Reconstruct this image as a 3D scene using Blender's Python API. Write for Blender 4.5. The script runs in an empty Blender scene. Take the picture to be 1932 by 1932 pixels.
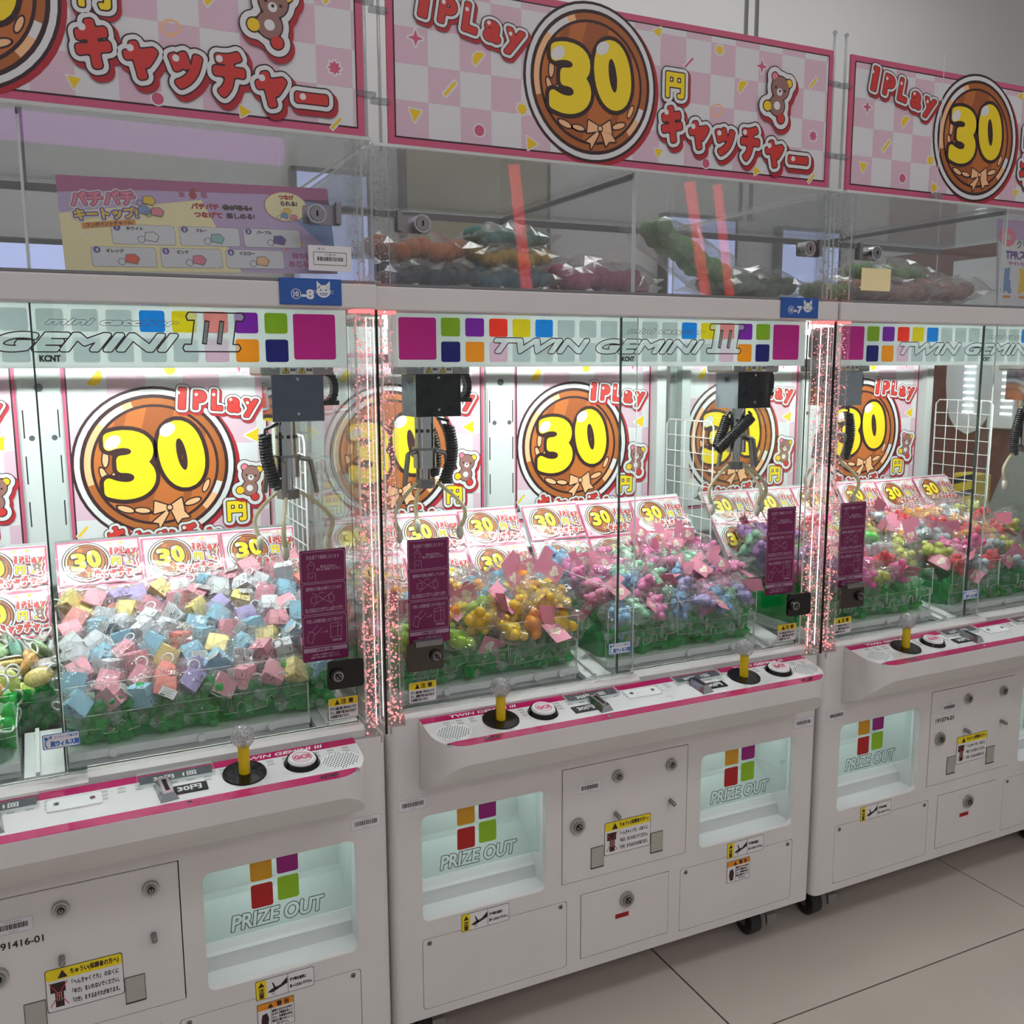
import bpy, bmesh, math, random
import numpy as np
from mathutils import Matrix, Vector, Euler
R = math.radians
rnd = random.Random(7)
scene = bpy.context.scene
COL = scene.collection

# ------------------------------------------------------------------ camera
ZOFF = 0.06                      # machine coordinates start 6 cm above the floor
YAW, PITCH, ROLL = R(25.3918), R(-8.6553), R(-0.2251)
cam_d = bpy.data.cameras.new('camera')
cam_d.sensor_width = 36.0
cam_d.lens = 1787.12 / 1932.0 * 36.0
cam_d.clip_start = 0.02
cam = bpy.data.objects.new('camera', cam_d)
COL.objects.link(cam)
fw = Vector((math.sin(YAW)*math.cos(PITCH), math.cos(YAW)*math.cos(PITCH), math.sin(PITCH)))
rt = Vector((math.cos(YAW), -math.sin(YAW), 0)); upv = rt.cross(fw)
r2 = rt*math.cos(ROLL) + upv*math.sin(ROLL); u2 = -rt*math.sin(ROLL) + upv*math.cos(ROLL)
mat4 = Matrix(((r2.x, u2.x, -fw.x, -0.47332), (r2.y, u2.y, -fw.y, -1.52012), (r2.z, u2.z, -fw.z, 1.25256+ZOFF), (0, 0, 0, 1)))
cam.matrix_world = mat4
scene.camera = cam

# ------------------------------------------------------------------ world, exposure, room lights
w = bpy.data.worlds.new('arcade_hall'); scene.world = w; w.use_nodes = True
w.node_tree.nodes['Background'].inputs[0].default_value = (0.985, 0.99, 1.0, 1)
w.node_tree.nodes['Background'].inputs[1].default_value = 0.29
vs = scene.view_settings
vs.view_transform = 'Standard'; vs.look = 'None'; vs.exposure = 0.0; vs.gamma = 1.0; vs.use_curve_mapping = False
scene.cycles.transparent_max_bounces = 32
scene.cycles.max_bounces = 6
scene.cycles.adaptive_threshold = 0.13
scene.cycles.adaptive_min_samples = 12
scene.cycles.glossy_bounces = 4
scene.cycles.diffuse_bounces = 3
scene.cycles.caustics_reflective = False
scene.cycles.caustics_refractive = False
scene.cycles.sample_clamp_indirect = 4.0

def area_light(name, loc, rot, sx, sy, power, col=(1, 1, 1), parent=None):
    d = bpy.data.lights.new(name, 'AREA'); d.shape = 'RECTANGLE'; d.size = sx; d.size_y = sy
    d.energy = power; d.color = col
    o = bpy.data.objects.new(name, d); COL.objects.link(o)
    o.location = loc; o.rotation_euler = rot
    if parent: o.parent = parent
    return o
area_light('ceiling_lamp', (0.6, -1.6, 2.95), (0, 0, 0), 4.0, 0.5, 17, (1, 0.99, 0.975))
area_light('ceiling_lamp', (0.6, -3.2, 2.95), (0, 0, 0), 4.0, 0.5, 17, (1, 0.99, 0.975))
area_light('ceiling_lamp', (1.0, 1.35, 3.3), (0, 0, 0), 5.0, 0.4, 29, (1, 0.99, 0.97))

# ------------------------------------------------------------------ materials
def lin(c):
    return tuple(((v/255.0)/12.92 if v/255.0 <= 0.04045 else ((v/255.0+0.055)/1.055)**2.4) for v in c[:3]) + (1.0,)
MATS = {}
def mat(name, rgb, rough=0.5, metal=0.0, spec=0.5, noise=0.0, nscale=30.0, bump=0.0, emit=None, estr=0.0, trans=0.0, coat=0.0):
    """opaque surface; noise varies the colour a little, bump gives fine relief, trans lets light through (thin sheet)"""
    if name in MATS: return MATS[name]
    m = bpy.data.materials.new(name); m.use_nodes = True
    nt = m.node_tree; N = nt.nodes; L = nt.links
    b = N['Principled BSDF']; out = N['Material Output']
    b.inputs['Base Color'].default_value = lin(rgb)
    b.inputs['Roughness'].default_value = rough
    b.inputs['Metallic'].default_value = metal
    b.inputs['Specular IOR Level'].default_value = spec
    b.inputs['Coat Weight'].default_value = coat
    b.inputs['Coat Roughness'].default_value = 0.05
    if emit:
        b.inputs['Emission Color'].default_value = lin(emit); b.inputs['Emission Strength'].default_value = estr
    if noise or bump:
        tc = N.new('ShaderNodeTexCoord'); nz = N.new('ShaderNodeTexNoise')
        nz.inputs['Scale'].default_value = nscale; nz.inputs['Detail'].default_value = 6
        L.new(tc.outputs['Object'], nz.inputs['Vector'])
        if noise:
            mx = N.new('ShaderNodeMix'); mx.data_type = 'RGBA'; mx.blend_type = 'MULTIPLY'
            mr = N.new('ShaderNodeMapRange')
            mr.inputs['From Min'].default_value = 0.3; mr.inputs['From Max'].default_value = 0.7
            mr.inputs['To Min'].default_value = 1-noise; mr.inputs['To Max'].default_value = 1.0
            L.new(nz.outputs['Fac'], mr.inputs['Value'])
            mx.inputs['Factor'].default_value = 1.0
            mx.inputs['A'].default_value = lin(rgb); L.new(mr.outputs['Result'], mx.inputs['B'])
            L.new(mx.outputs['Result'], b.inputs['Base Color'])
        if bump:
            bp = N.new('ShaderNodeBump'); bp.inputs['Strength'].default_value = bump; bp.inputs['Distance'].default_value = 0.002
            L.new(nz.outputs['Fac'], bp.inputs['Height']); L.new(bp.outputs['Normal'], b.inputs['Normal'])
    if trans:
        tl = N.new('ShaderNodeBsdfTranslucent'); tl.inputs['Color'].default_value = lin(rgb)
        ms = N.new('ShaderNodeMixShader'); ms.inputs[0].default_value = trans
        L.new(b.outputs[0], ms.inputs[1]); L.new(tl.outputs[0], ms.inputs[2]); L.new(ms.outputs[0], out.inputs['Surface'])
    MATS[name] = m
    return m
def clear(name, rgb=(255, 255, 255), base=0.04, edge=0.6, rough=0.0, haze=0.0, hazecol=(255, 255, 255), tl=0.0, power=4.0, bump=0.0, bscale=80.0, crease_glint=0.0, cscale=60.0, cwidth=0.03):
    """clear sheet: straight-through transparency, mirror gloss that grows at grazing angles, a little haze"""
    if name in MATS: return MATS[name]
    m = bpy.data.materials.new(name); m.use_nodes = True
    nt = m.node_tree; N = nt.nodes; L = nt.links
    N.remove(N['Principled BSDF']); out = N['Material Output']
    tr = N.new('ShaderNodeBsdfTransparent'); tr.inputs[0].default_value = lin(rgb)
    gl = N.new('ShaderNodeBsdfGlossy'); gl.inputs['Roughness'].default_value = rough
    lw = N.new('ShaderNodeLayerWeight'); lw.inputs[0].default_value = 0.5
    pw = N.new('ShaderNodeMath'); pw.operation = 'POWER'; pw.inputs[1].default_value = power
    ma = N.new('ShaderNodeMath'); ma.operation = 'MULTIPLY_ADD'; ma.inputs[1].default_value = edge; ma.inputs[2].default_value = base
    L.new(lw.outputs['Facing'], pw.inputs[0]); L.new(pw.outputs[0], ma.inputs[0])
    ms = N.new('ShaderNodeMixShader')
    L.new(ma.outputs[0], ms.inputs[0]); L.new(tr.outputs[0], ms.inputs[1]); L.new(gl.outputs[0], ms.inputs[2])
    last = ms
    if bump:
        tc = N.new('ShaderNodeTexCoord'); nz = N.new('ShaderNodeTexNoise'); nz.inputs['Scale'].default_value = bscale
        nz.inputs['Detail'].default_value = 3
        bp = N.new('ShaderNodeBump'); bp.inputs['Strength'].default_value = bump; bp.inputs['Distance'].default_value = 0.004
        L.new(tc.outputs['Object'], nz.inputs['Vector']); L.new(nz.outputs['Fac'], bp.inputs['Height'])
        L.new(bp.outputs['Normal'], gl.inputs['Normal'])
    if haze:
        df = N.new('ShaderNodeBsdfDiffuse'); df.inputs[0].default_value = lin(hazecol)
        tn = N.new('ShaderNodeBsdfTranslucent'); tn.inputs[0].default_value = lin(hazecol)
        mh = N.new('ShaderNodeMixShader'); mh.inputs[0].default_value = 0.5
        L.new(df.outputs[0], mh.inputs[1]); L.new(tn.outputs[0], mh.inputs[2])
        m2 = N.new('ShaderNodeMixShader'); m2.inputs[0].default_value = haze
        L.new(ms.outputs[0], m2.inputs[1]); L.new(mh.outputs[0], m2.inputs[2]); last = m2
        if crease_glint:      # crinkle highlights painted as fine white lines, on bags and knobs
            t2 = N.new('ShaderNodeTexCoord'); mp = N.new('ShaderNodeMapping'); mp.inputs['Scale'].default_value = (1.0, 1.0, 0.45)
            vo = N.new('ShaderNodeTexVoronoi'); vo.feature = 'DISTANCE_TO_EDGE'; vo.inputs['Scale'].default_value = cscale
            mr = N.new('ShaderNodeMapRange'); mr.inputs['From Min'].default_value = 0.0; mr.inputs['From Max'].default_value = cwidth
            mr.inputs['To Min'].default_value = crease_glint; mr.inputs['To Max'].default_value = haze
            L.new(t2.outputs['Object'], mp.inputs['Vector']); L.new(mp.outputs['Vector'], vo.inputs['Vector']); L.new(vo.outputs['Distance'], mr.inputs['Value']); L.new(mr.outputs['Result'], m2.inputs[0])
    L.new(last.outputs[0], out.inputs['Surface'])
    MATS[name] = m
    return m
def glow(name, rgb, strength):
    if name in MATS: return MATS[name]
    m = bpy.data.materials.new(name); m.use_nodes = True
    N = m.node_tree.nodes; N.remove(N['Principled BSDF'])
    e = N.new('ShaderNodeEmission'); e.inputs[0].default_value = lin(rgb); e.inputs[1].default_value = strength
    m.node_tree.links.new(e.outputs[0], N['Material Output'].inputs['Surface'])
    MATS[name] = m
    return m

mat('white_steel', (222, 219, 217), 0.42, noise=0.05, nscale=9)
mat('white_inner', (206, 211, 210), 0.45)
mat('white_plastic', (238, 240, 240), 0.35)
mat('deck_grey', (150, 156, 153), 0.5)
mat('gap_dark', (14, 14, 14), 0.8)
mat('black', (12, 12, 13), 0.35)
mat('black_gloss', (8, 8, 9), 0.12)
mat('rubber', (60, 60, 58), 0.8)
mat('satin_plate', (182, 180, 172), 0.45, metal=0.3, noise=0.08, nscale=40)
mat('chrome', (205, 207, 210), 0.08, metal=1.0)
mat('steel', (150, 150, 150), 0.28, metal=1.0)
mat('dark_steel', (90, 84, 80), 0.22, metal=1.0)
mat('mirror_steel', (170, 174, 182), 0.06, metal=1.0)
mat('mirrored_blue', (104, 110, 126), 0.1, metal=1.0); mat('mirrored_dark', (44, 44, 46), 0.12, metal=1.0)  # housing fronts with the dark room's reflection put into the colour
mat('lock_chrome', (180, 178, 172), 0.18, metal=1.0)
mat('panel_white', (233, 232, 233), 0.12, coat=0.6)
mat('panel_grey', (190, 192, 194), 0.12, coat=0.6)
mat('panel_pink', (186, 8, 96), 0.12, coat=0.6)
mat('yellow_plastic', (222, 190, 10), 0.35)
mat('smoke_grey', (88, 92, 98), 0.2)
mat('gold_metal', (200, 165, 110), 0.2, metal=1.0)
# print inks
for nm, c in dict(ink_white=(226, 226, 227), ink_black=(48, 18, 20), ink_pink=(220, 188, 203), ink_pale=(224, 224, 227), ink_border=(208, 92, 126),
                  ink_red=(205, 52, 46), ink_shadow=(176, 32, 44), ink_yellow=(246, 216, 18), ink_orange=(190, 106, 44), ink_brown=(160, 84, 34),
                  ink_ring=(172, 96, 38), ink_peach=(246, 190, 140), ink_bear=(150, 108, 100), ink_earpink=(236, 128, 150), ink_gold=(240, 200, 20),
                  ink_cream=(250, 236, 180), ink_purple=(112, 22, 78), ink_violet=(98, 70, 150), ink_navy=(30, 34, 70), ink_lilac=(196, 170, 210),
                  ink_tagblue=(38, 88, 168), ink_virus=(40, 110, 190), ink_caution=(238, 214, 10), ink_warn=(226, 140, 24), ink_grey=(120, 116, 118),
                  ink_mint=(150, 196, 188), ink_lime=(140, 190, 20), ink_magenta=(150, 0, 120), ink_crimson=(176, 10, 20), ink_amber=(214, 156, 16),
                  ink_scarlet=(236, 84, 50), ink_dusk=(178, 92, 140), ink_sky=(120, 150, 200), ink_stickergrey=(170, 140, 158)).items():
    mat(nm, c, 0.45)
# back-lit header prints
for nm, c in dict(hd_white=(236, 244, 243), hd_pink=(206, 20, 160), hd_lime=(164, 196, 20), hd_purple=(160, 40, 190), hd_red=(240, 84, 48), hd_yellow=(238, 226, 10),
                  hd_cyan=(0, 172, 232), hd_grey=(214, 224, 223), hd_navy=(16, 20, 140), hd_gold=(240, 180, 10), hd_rose=(236, 214, 226)).items():
    mat(nm, c, 0.4, trans=0.7, emit=c, estr=0.38).cycles.emission_sampling = 'NONE'
clear('glass', (252, 254, 253), base=0.03, edge=0.75)
clear('acrylic', (253, 255, 254), base=0.022, edge=0.6, haze=0.006)
clear('acrylic_case', (250, 251, 251), base=0.055, edge=0.6, haze=0.022, hazecol=(215, 215, 215), rough=0.02)
clear('pillar_acrylic', (252, 252, 252), base=0.06, edge=0.5, rough=0.03, haze=0.03, hazecol=(255, 235, 235), bump=0.15, bscale=40)
clear('bag_film', (255, 255, 255), base=0.035, edge=0.5, rough=0.08, haze=0.03, power=2.5, bump=0.9, bscale=55, crease_glint=0.30, cscale=34, cwidth=0.028)
clear('bag_film_old', (252, 252, 252), base=0.08, edge=0.5, rough=0.10, haze=0.06, power=2.0, hazecol=(235, 233, 230), crease_glint=0.30, cscale=30)
clear('laminate_film', (255, 255, 255), base=0.010, edge=0.12, rough=0.10, bump=0.8, bscale=14)
clear('flap_film', (240, 248, 246), base=0.05, edge=0.5, haze=0.05, hazecol=(220, 240, 232))
mat('edge_acrylic', (244, 254, 250), 0.3, trans=0.5)
mat('edge_glass', (52, 74, 68), 0.25)
glow('tube_light', (246, 255, 253), 112.0)
glow('pillar_fill', (255, 246, 246), 2.6)  # glow of the fill strips added in the pillars
glow('led_red', (255, 110, 110), 2.2)
mat('bubble_lit', (255, 190, 190), 0.15, emit=(255, 150, 150), estr=0.8).cycles.emission_sampling = 'NONE'
mat('bubble_dim', (225, 205, 205), 0.2)
def gem(name, rgb, through=0.3):
    if name in MATS: return MATS[name]
    m = bpy.data.materials.new(name); m.use_nodes = True
    nt = m.node_tree; N = nt.nodes; L = nt.links
    N.remove(N['Principled BSDF']); out = N['Material Output']
    c = lin(rgb)
    df = N.new('ShaderNodeBsdfDiffuse'); df.inputs[0].default_value = c
    tn = N.new('ShaderNodeBsdfTranslucent'); tn.inputs[0].default_value = c
    tr = N.new('ShaderNodeBsdfTransparent'); tr.inputs[0].default_value = tuple(min(1, v*0.8+0.2) for v in c[:3])+(1,)
    gl = N.new('ShaderNodeBsdfGlossy'); gl.inputs['Roughness'].default_value = 0.07
    a = N.new('ShaderNodeMixShader'); a.inputs[0].default_value = 0.6
    L.new(df.outputs[0], a.inputs[1]); L.new(tn.outputs[0], a.inputs[2])
    b = N.new('ShaderNodeMixShader'); b.inputs[0].default_value = through
    L.new(a.outputs[0], b.inputs[1]); L.new(tr.outputs[0], b.inputs[2])
    lw = N.new('ShaderNodeLayerWeight'); lw.inputs[0].default_value = 0.5
    pw = N.new('ShaderNodeMath'); pw.operation = 'POWER'; pw.inputs[1].default_value = 3
    ma = N.new('ShaderNodeMath'); ma.operation = 'MULTIPLY_ADD'; ma.inputs[1].default_value = 0.35; ma.inputs[2].default_value = 0.05
    L.new(lw.outputs['Facing'], pw.inputs[0]); L.new(pw.outputs[0], ma.inputs[0])
    g = N.new('ShaderNodeMixShader'); L.new(ma.outputs[0], g.inputs[0]); L.new(b.outputs[0], g.inputs[1]); L.new(gl.outputs[0], g.inputs[2])
    L.new(g.outputs[0], out.inputs['Surface'])
    MATS[name] = m
    return m
gem('gem_green', (20, 232, 120), 0.52)
gem('gem_clear', (236, 252, 244), 0.62)
gem('gem_core', (24, 205, 112), 0.0)
gem('gem_teal', (40, 170, 175), 0.4)

# ------------------------------------------------------------------ mesh builders
class MB:
    """collects shapes in one mesh; every face keeps its own material"""
    def __init__(s):
        s.v = []; s.f = []; s.fm = []; s.sm = []; s.mats = []
    def mi(s, m):
        if m not in s.mats: s.mats.append(m)
        return s.mats.index(m)
    def add(s, vs, fs, m, smooth=False):
        o = len(s.v); i = s.mi(m); s.v += [tuple(p) for p in vs]
        for f in fs: s.f.append(tuple(o+k for k in f)); s.fm.append(i); s.sm.append(smooth)
        return s
    def box(s, x0, x1, y0, y1, z0, z1, m, edge=None, axis=None):
        vs = [(x0, y0, z0), (x1, y0, z0), (x1, y1, z0), (x0, y1, z0), (x0, y0, z1), (x1, y0, z1), (x1, y1, z1), (x0, y1, z1)]
        fs = {'z': [(3, 2, 1, 0), (4, 5, 6, 7)], 'y': [(0, 1, 5, 4), (2, 3, 7, 6)], 'x': [(1, 2, 6, 5), (3, 0, 4, 7)]}
        for k, q in fs.items(): s.add(vs, q, m if (edge is None or k == axis) else edge)
        return s
    def cbox(s, x0, x1, y0, y1, z0, z1, m, r=0.004, seg=2):
        bm = bmesh.new(); bmesh.ops.create_cube(bm, size=1.0)
        for v in bm.verts:
            v.co = Vector((x0+(v.co.x+.5)*(x1-x0), y0+(v.co.y+.5)*(y1-y0), z0+(v.co.z+.5)*(z1-z0)))
        bmesh.ops.bevel(bm, geom=bm.edges[:], offset=r, segments=seg, affect='EDGES', profile=0.5)
        s.bm(bm, m); return s
    def bm(s, bm, m, smooth=False):
        bm.verts.index_update()
        s.add([v.co for v in bm.verts], [[v.index for v in f.verts] for f in bm.faces], m, smooth); bm.free(); return s
    def prism(s, poly, axis, a0, a1, m, side=None, smooth=False):
        n = len(poly)
        def P(p, a): return {'x': (a, p[0], p[1]), 'y': (p[0], a, p[1]), 'z': (p[0], p[1], a)}[axis]
        vs = [P(p, a0) for p in poly] + [P(p, a1) for p in poly]
        s.add(vs, [tuple(range(n-1, -1, -1)), tuple(range(n, 2*n))], m)
        s.add(vs, [(i, (i+1) % n, n+(i+1) % n, n+i) for i in range(n)], side or m, smooth); return s
    def cyl(s, p0, p1, ra, rb=None, n=16, m=None, caps=True, smooth=True):
        rb = ra if rb is None else rb
        p0 = Vector(p0); p1 = Vector(p1); d = (p1-p0).normalized()
        a = d.orthogonal().normalized(); b = d.cross(a)
        vs = []
        for p, r in ((p0, ra), (p1, rb)):
            for i in range(n):
                t = 2*math.pi*i/n; vs.append(p + a*(r*math.cos(t)) + b*(r*math.sin(t)))
        s.add(vs, [(i, (i+1) % n, n+(i+1) % n, n+i) for i in range(n)], m, smooth)
        if caps: s.add(vs, [tuple(range(n-1, -1, -1)), tuple(range(n, 2*n))], m)
        return s
    def tube(s, pts, r, n=6, m=None, caps=True, rads=None):
        pts = [Vector(p) for p in pts]; vs = []; prev = None
        for i, p in enumerate(pts):
            d = (pts[min(i+1, len(pts)-1)] - pts[max(i-1, 0)]).normalized()
            if prev is None: a = d.orthogonal().normalized()
            else:
                a = prev - d*prev.dot(d)
                a = a.normalized() if a.length > 1e-6 else d.orthogonal().normalized()
            prev = a; b = d.cross(a); rr = rads[i] if rads else r
            for k in range(n):
                t = 2*math.pi*k/n; vs.append(p + a*(rr*math.cos(t)) + b*(rr*math.sin(t)))
        fs = [(i*n+k, i*n+(k+1) % n, (i+1)*n+(k+1) % n, (i+1)*n+k) for i in range(len(pts)-1) for k in range(n)]
        s.add(vs, fs, m, True)
        if caps: s.add(vs, [tuple(range(n-1, -1, -1)), tuple(range((len(pts)-1)*n, len(pts)*n))], m)
        return s
    def ball(s, c, r, m, seg=12, rings=8, sc=(1, 1, 1), smooth=True):
        vs = [(c[0], c[1], c[2]-r*sc[2])]
        for j in range(1, rings):
            t = math.pi*j/rings
            for i in range(seg):
                p = 2*math.pi*i/seg
                vs.append((c[0]+r*sc[0]*math.sin(t)*math.cos(p), c[1]+r*sc[1]*math.sin(t)*math.sin(p), c[2]-r*sc[2]*math.cos(t)))
        vs.append((c[0], c[1], c[2]+r*sc[2])); e = len(vs)-1
        fs = [(0, 1+(i+1) % seg, 1+i) for i in range(seg)]
        for j in range(rings-2):
            o = 1+j*seg
            fs += [(o+i, o+(i+1) % seg, o+seg+(i+1) % seg, o+seg+i) for i in range(seg)]
        o = 1+(rings-2)*seg
        fs += [(o+i, o+(i+1) % seg, e) for i in range(seg)]
        s.add(vs, fs, m, smooth); return s
    def holed(s, outer, holes, y0, y1, m, inner=None, rim=None):
        """plate in the XZ plane with holes"""
        bm = bmesh.new(); es = []
        for loop in [outer]+holes:
            vv = [bm.verts.new((p[0], y0, p[1])) for p in loop]
            es += [bm.edges.new((vv[i], vv[(i+1) % len(vv)])) for i in range(len(vv))]
        bmesh.ops.triangle_fill(bm, edges=es, use_beauty=True, use_dissolve=False)
        bm.verts.index_update()
        vs = [tuple(v.co) for v in bm.verts]; fs = [[v.index for v in f.verts] for f in bm.faces]; bm.free()
        s.add(vs, fs, m); s.add([(x, y1, z) for x, y, z in vs], fs, m)
        for k, loop in enumerate([outer]+holes):
            n = len(loop); vv = [(p[0], y0, p[1]) for p in loop]+[(p[0], y1, p[1]) for p in loop]
            s.add(vv, [(i, (i+1) % n, n+(i+1) % n, n+i) for i in range(n)], (inner or m) if k else (rim or m))
        return s
    def build(s, name, parent=None, kind=None):
        me = bpy.data.meshes.new(name)
        me.from_pydata(s.v, [], s.f)
        for m in s.mats: me.materials.append(MATS[m])
        me.polygons.foreach_set('material_index', s.fm)
        me.polygons.foreach_set('use_smooth', s.sm)
        me.update()
        o = bpy.data.objects.new(name, me); COL.objects.link(o)
        if parent is not None: o.parent = parent
        if kind: o['kind'] = kind
        return o

def rrect(x0, x1, z0, z1, r, n=5):
    pts = []
    for cx, cz, a in ((x1-r, z0+r, -90), (x1-r, z1-r, 0), (x0+r, z1-r, 90), (x0+r, z0+r, 180)):
        for i in range(n+1):
            t = R(a+90*i/n); pts.append((cx+r*math.cos(t), cz+r*math.sin(t)))
    return pts
def rect(x0, x1, z0, z1): return [(x0, z0), (x1, z0), (x1, z1), (x0, z1)]

# glyph outlines from the built-in font (with its own fallback for Japanese)
GLY = {}
def glyph(body, shear=0.0):
    k = (body, shear)
    if k in GLY: return GLY[k]
    c = bpy.data.curves.new('lettering', 'FONT'); c.body = body; c.resolution_u = 6; c.size = 1.0; c.shear = shear
    o = bpy.data.objects.new('lettering', c); COL.objects.link(o)
    dg = bpy.context.evaluated_depsgraph_get()
    ev = o.evaluated_get(dg); me = ev.to_mesh()
    vs = [(v.co.x, v.co.y) for v in me.vertices]; fs = [tuple(p.vertices) for p in me.polygons]
    cnt = {}
    for p in me.polygons:
        for e in p.edge_keys: cnt[e] = cnt.get(e, 0)+1
    bd = [e for e, n in cnt.items() if n == 1]
    ev.to_mesh_clear(); bpy.data.objects.remove(o); bpy.data.curves.remove(c)
    GLY[k] = (vs, fs, bd)
    return GLY[k]
def clip_convex(poly, conv):
    out = poly
    n = len(conv)
    for i in range(n):
        a, b = conv[i], conv[(i+1) % n]
        def side(p): return (b[0]-a[0])*(p[1]-a[1])-(b[1]-a[1])*(p[0]-a[0])
        src = out; out = []
        for j in range(len(src)):
            p, q = src[j], src[(j+1) % len(src)]
            sp, sq = side(p), side(q)
            if sp >= 0: out.append(p)
            if (sp >= 0) != (sq >= 0):
                t = sp/(sp-sq); out.append((p[0]+(q[0]-p[0])*t, p[1]+(q[1]-p[1])*t))
        if len(out) < 3: return []
    return out

class Print:
    """flat print laid out in its own (u, v) plane: x = u, z = v, layers rise a fraction of a millimetre towards -y"""
    STEP = 0.00012
    def __init__(s): s.mb = MB()
    def poly(s, pts, m, l=0):
        s.mb.add([(p[0], -l*s.STEP, p[1]) for p in pts], [tuple(range(len(pts)))], m); return s
    def rect(s, u0, v0, u1, v1, m, l=0): return s.poly([(u0, v0), (u1, v0), (u1, v1), (u0, v1)], m, l)
    def rrect(s, u0, v0, u1, v1, r, m, l=0): return s.poly(rrect(u0, u1, v0, v1, r, 4), m, l)
    def disc(s, c, r, m, l=0, n=28, sx=1.0, sy=1.0, rot=0.0):
        cr, sr = math.cos(rot), math.sin(rot); pts = []
        for i in range(n):
            t = 2*math.pi*i/n; x, y = r*sx*math.cos(t), r*sy*math.sin(t)
            pts.append((c[0]+x*cr-y*sr, c[1]+x*sr+y*cr))
        return s.poly(pts, m, l)
    def arc(s, c, r0, r1, a0, a1, m, l=0, n=12):
        pts = [(c[0]+r1*math.cos(R(a0+(a1-a0)*i/n)), c[1]+r1*math.sin(R(a0+(a1-a0)*i/n))) for i in range(n+1)]
        pts += [(c[0]+r0*math.cos(R(a1-(a1-a0)*i/n)), c[1]+r0*math.sin(R(a1-(a1-a0)*i/n))) for i in range(n+1)]
        return s.poly(pts, m, l)
    def line(s, pts, wd, m, l=0, dots=True):
        for i, (a, b) in enumerate(zip(pts[:-1], pts[1:])):
            dx, dy = b[0]-a[0], b[1]-a[1]; d = math.hypot(dx, dy) or 1e-9
            nx, ny = -dy/d*wd/2, dx/d*wd/2
            s.poly([(a[0]-nx, a[1]-ny), (b[0]-nx, b[1]-ny), (b[0]+nx, b[1]+ny), (a[0]+nx, a[1]+ny)], m, l+0.12*(i % 3))
        if dots:
            for i, p in enumerate(pts): s.disc(p, wd/2, m, l+0.4+0.1*(i % 2), 6)
        return s
    def frame(s, u0, v0, u1, v1, wd, m, l=0):
        return s.line([(u0, v0), (u1, v0), (u1, v1), (u0, v1), (u0, v0)], wd, m, l, False)
    def iso(s, X, Y, F, m, l):
        """fill the area F < 0 of a sampled field: whole cells in runs, border cells cut along the contour"""
        ny, nx = F.shape; ins = F < 0
        full = ins[:-1, :-1] & ins[1:, :-1] & ins[:-1, 1:] & ins[1:, 1:]
        some = (ins[:-1, :-1] | ins[1:, :-1] | ins[:-1, 1:] | ins[1:, 1:]) & ~full
        vs = []; fs = []; d = -l*s.STEP
        for j in range(ny-1):
            r = full[j]
            if r.any():
                k = np.flatnonzero(np.diff(np.concatenate(([0], r.astype(np.int8), [0]))))
                for a, b in zip(k[::2], k[1::2]):
                    o = len(vs); vs += [(X[a], d, Y[j]), (X[b], d, Y[j]), (X[b], d, Y[j+1]), (X[a], d, Y[j+1])]; fs.append((o, o+1, o+2, o+3))
        for j, i in zip(*np.nonzero(some)):
            c = ((i, j), (i+1, j), (i+1, j+1), (i, j+1)); p = []
            for k in range(4):
                (ax, ay), (bx, by) = c[k], c[(k+1) % 4]; fa, fb = F[ay, ax], F[by, bx]
                if fa < 0: p.append((X[ax], Y[ay]))
                if (fa < 0) != (fb < 0):
                    t = fa/(fa-fb); p.append((X[ax]+(X[bx]-X[ax])*t, Y[ay]+(Y[by]-Y[ay])*t))
            if len(p) > 2:
                o = len(vs); vs += [(q[0], d, q[1]) for q in p]; fs.append(tuple(range(o, o+len(p))))
        if fs: s.mb.add(vs, fs, m)
    def field(s, pts, edges, grow, cell):
        """signed distance to a contour, negative inside"""
        P_ = np.array(pts, float); x0, y0 = P_.min(0)-grow-2*cell; x1, y1 = P_.max(0)+grow+2*cell
        X = np.arange(x0, x1+cell, cell); Y = np.arange(y0, y1+cell, cell)
        gx, gy = np.meshgrid(X, Y); D = np.full(gx.shape, 1e9); odd = np.zeros(gx.shape, bool)
        for a, b in edges:
            ax, ay = P_[a]; bx, by = P_[b]; dx, dy = bx-ax, by-ay; L2 = dx*dx+dy*dy
            if L2 < 1e-16: continue
            t = np.clip(((gx-ax)*dx+(gy-ay)*dy)/L2, 0, 1)
            np.minimum(D, (gx-ax-t*dx)**2+(gy-ay-t*dy)**2, out=D)
            if ay != by: odd ^= ((ay > gy) != (by > gy)) & (gx < (bx-ax)*(gy-ay)/(by-ay)+ax)
        D = np.sqrt(D); D[odd] *= -1
        return X, Y, D
    def blobs(s, discs, m, l, cell):
        x0 = min(c[0]-r for c, r in discs)-2*cell; x1 = max(c[0]+r for c, r in discs)+2*cell
        y0 = min(c[1]-r for c, r in discs)-2*cell; y1 = max(c[1]+r for c, r in discs)+2*cell
        X = np.arange(x0, x1+cell, cell); Y = np.arange(y0, y1+cell, cell); gx, gy = np.meshgrid(X, Y)
        F = np.min([np.hypot(gx-c[0], gy-c[1])-r for c, r in discs], axis=0)
        s.iso(X, Y, F, m, l)
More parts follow.
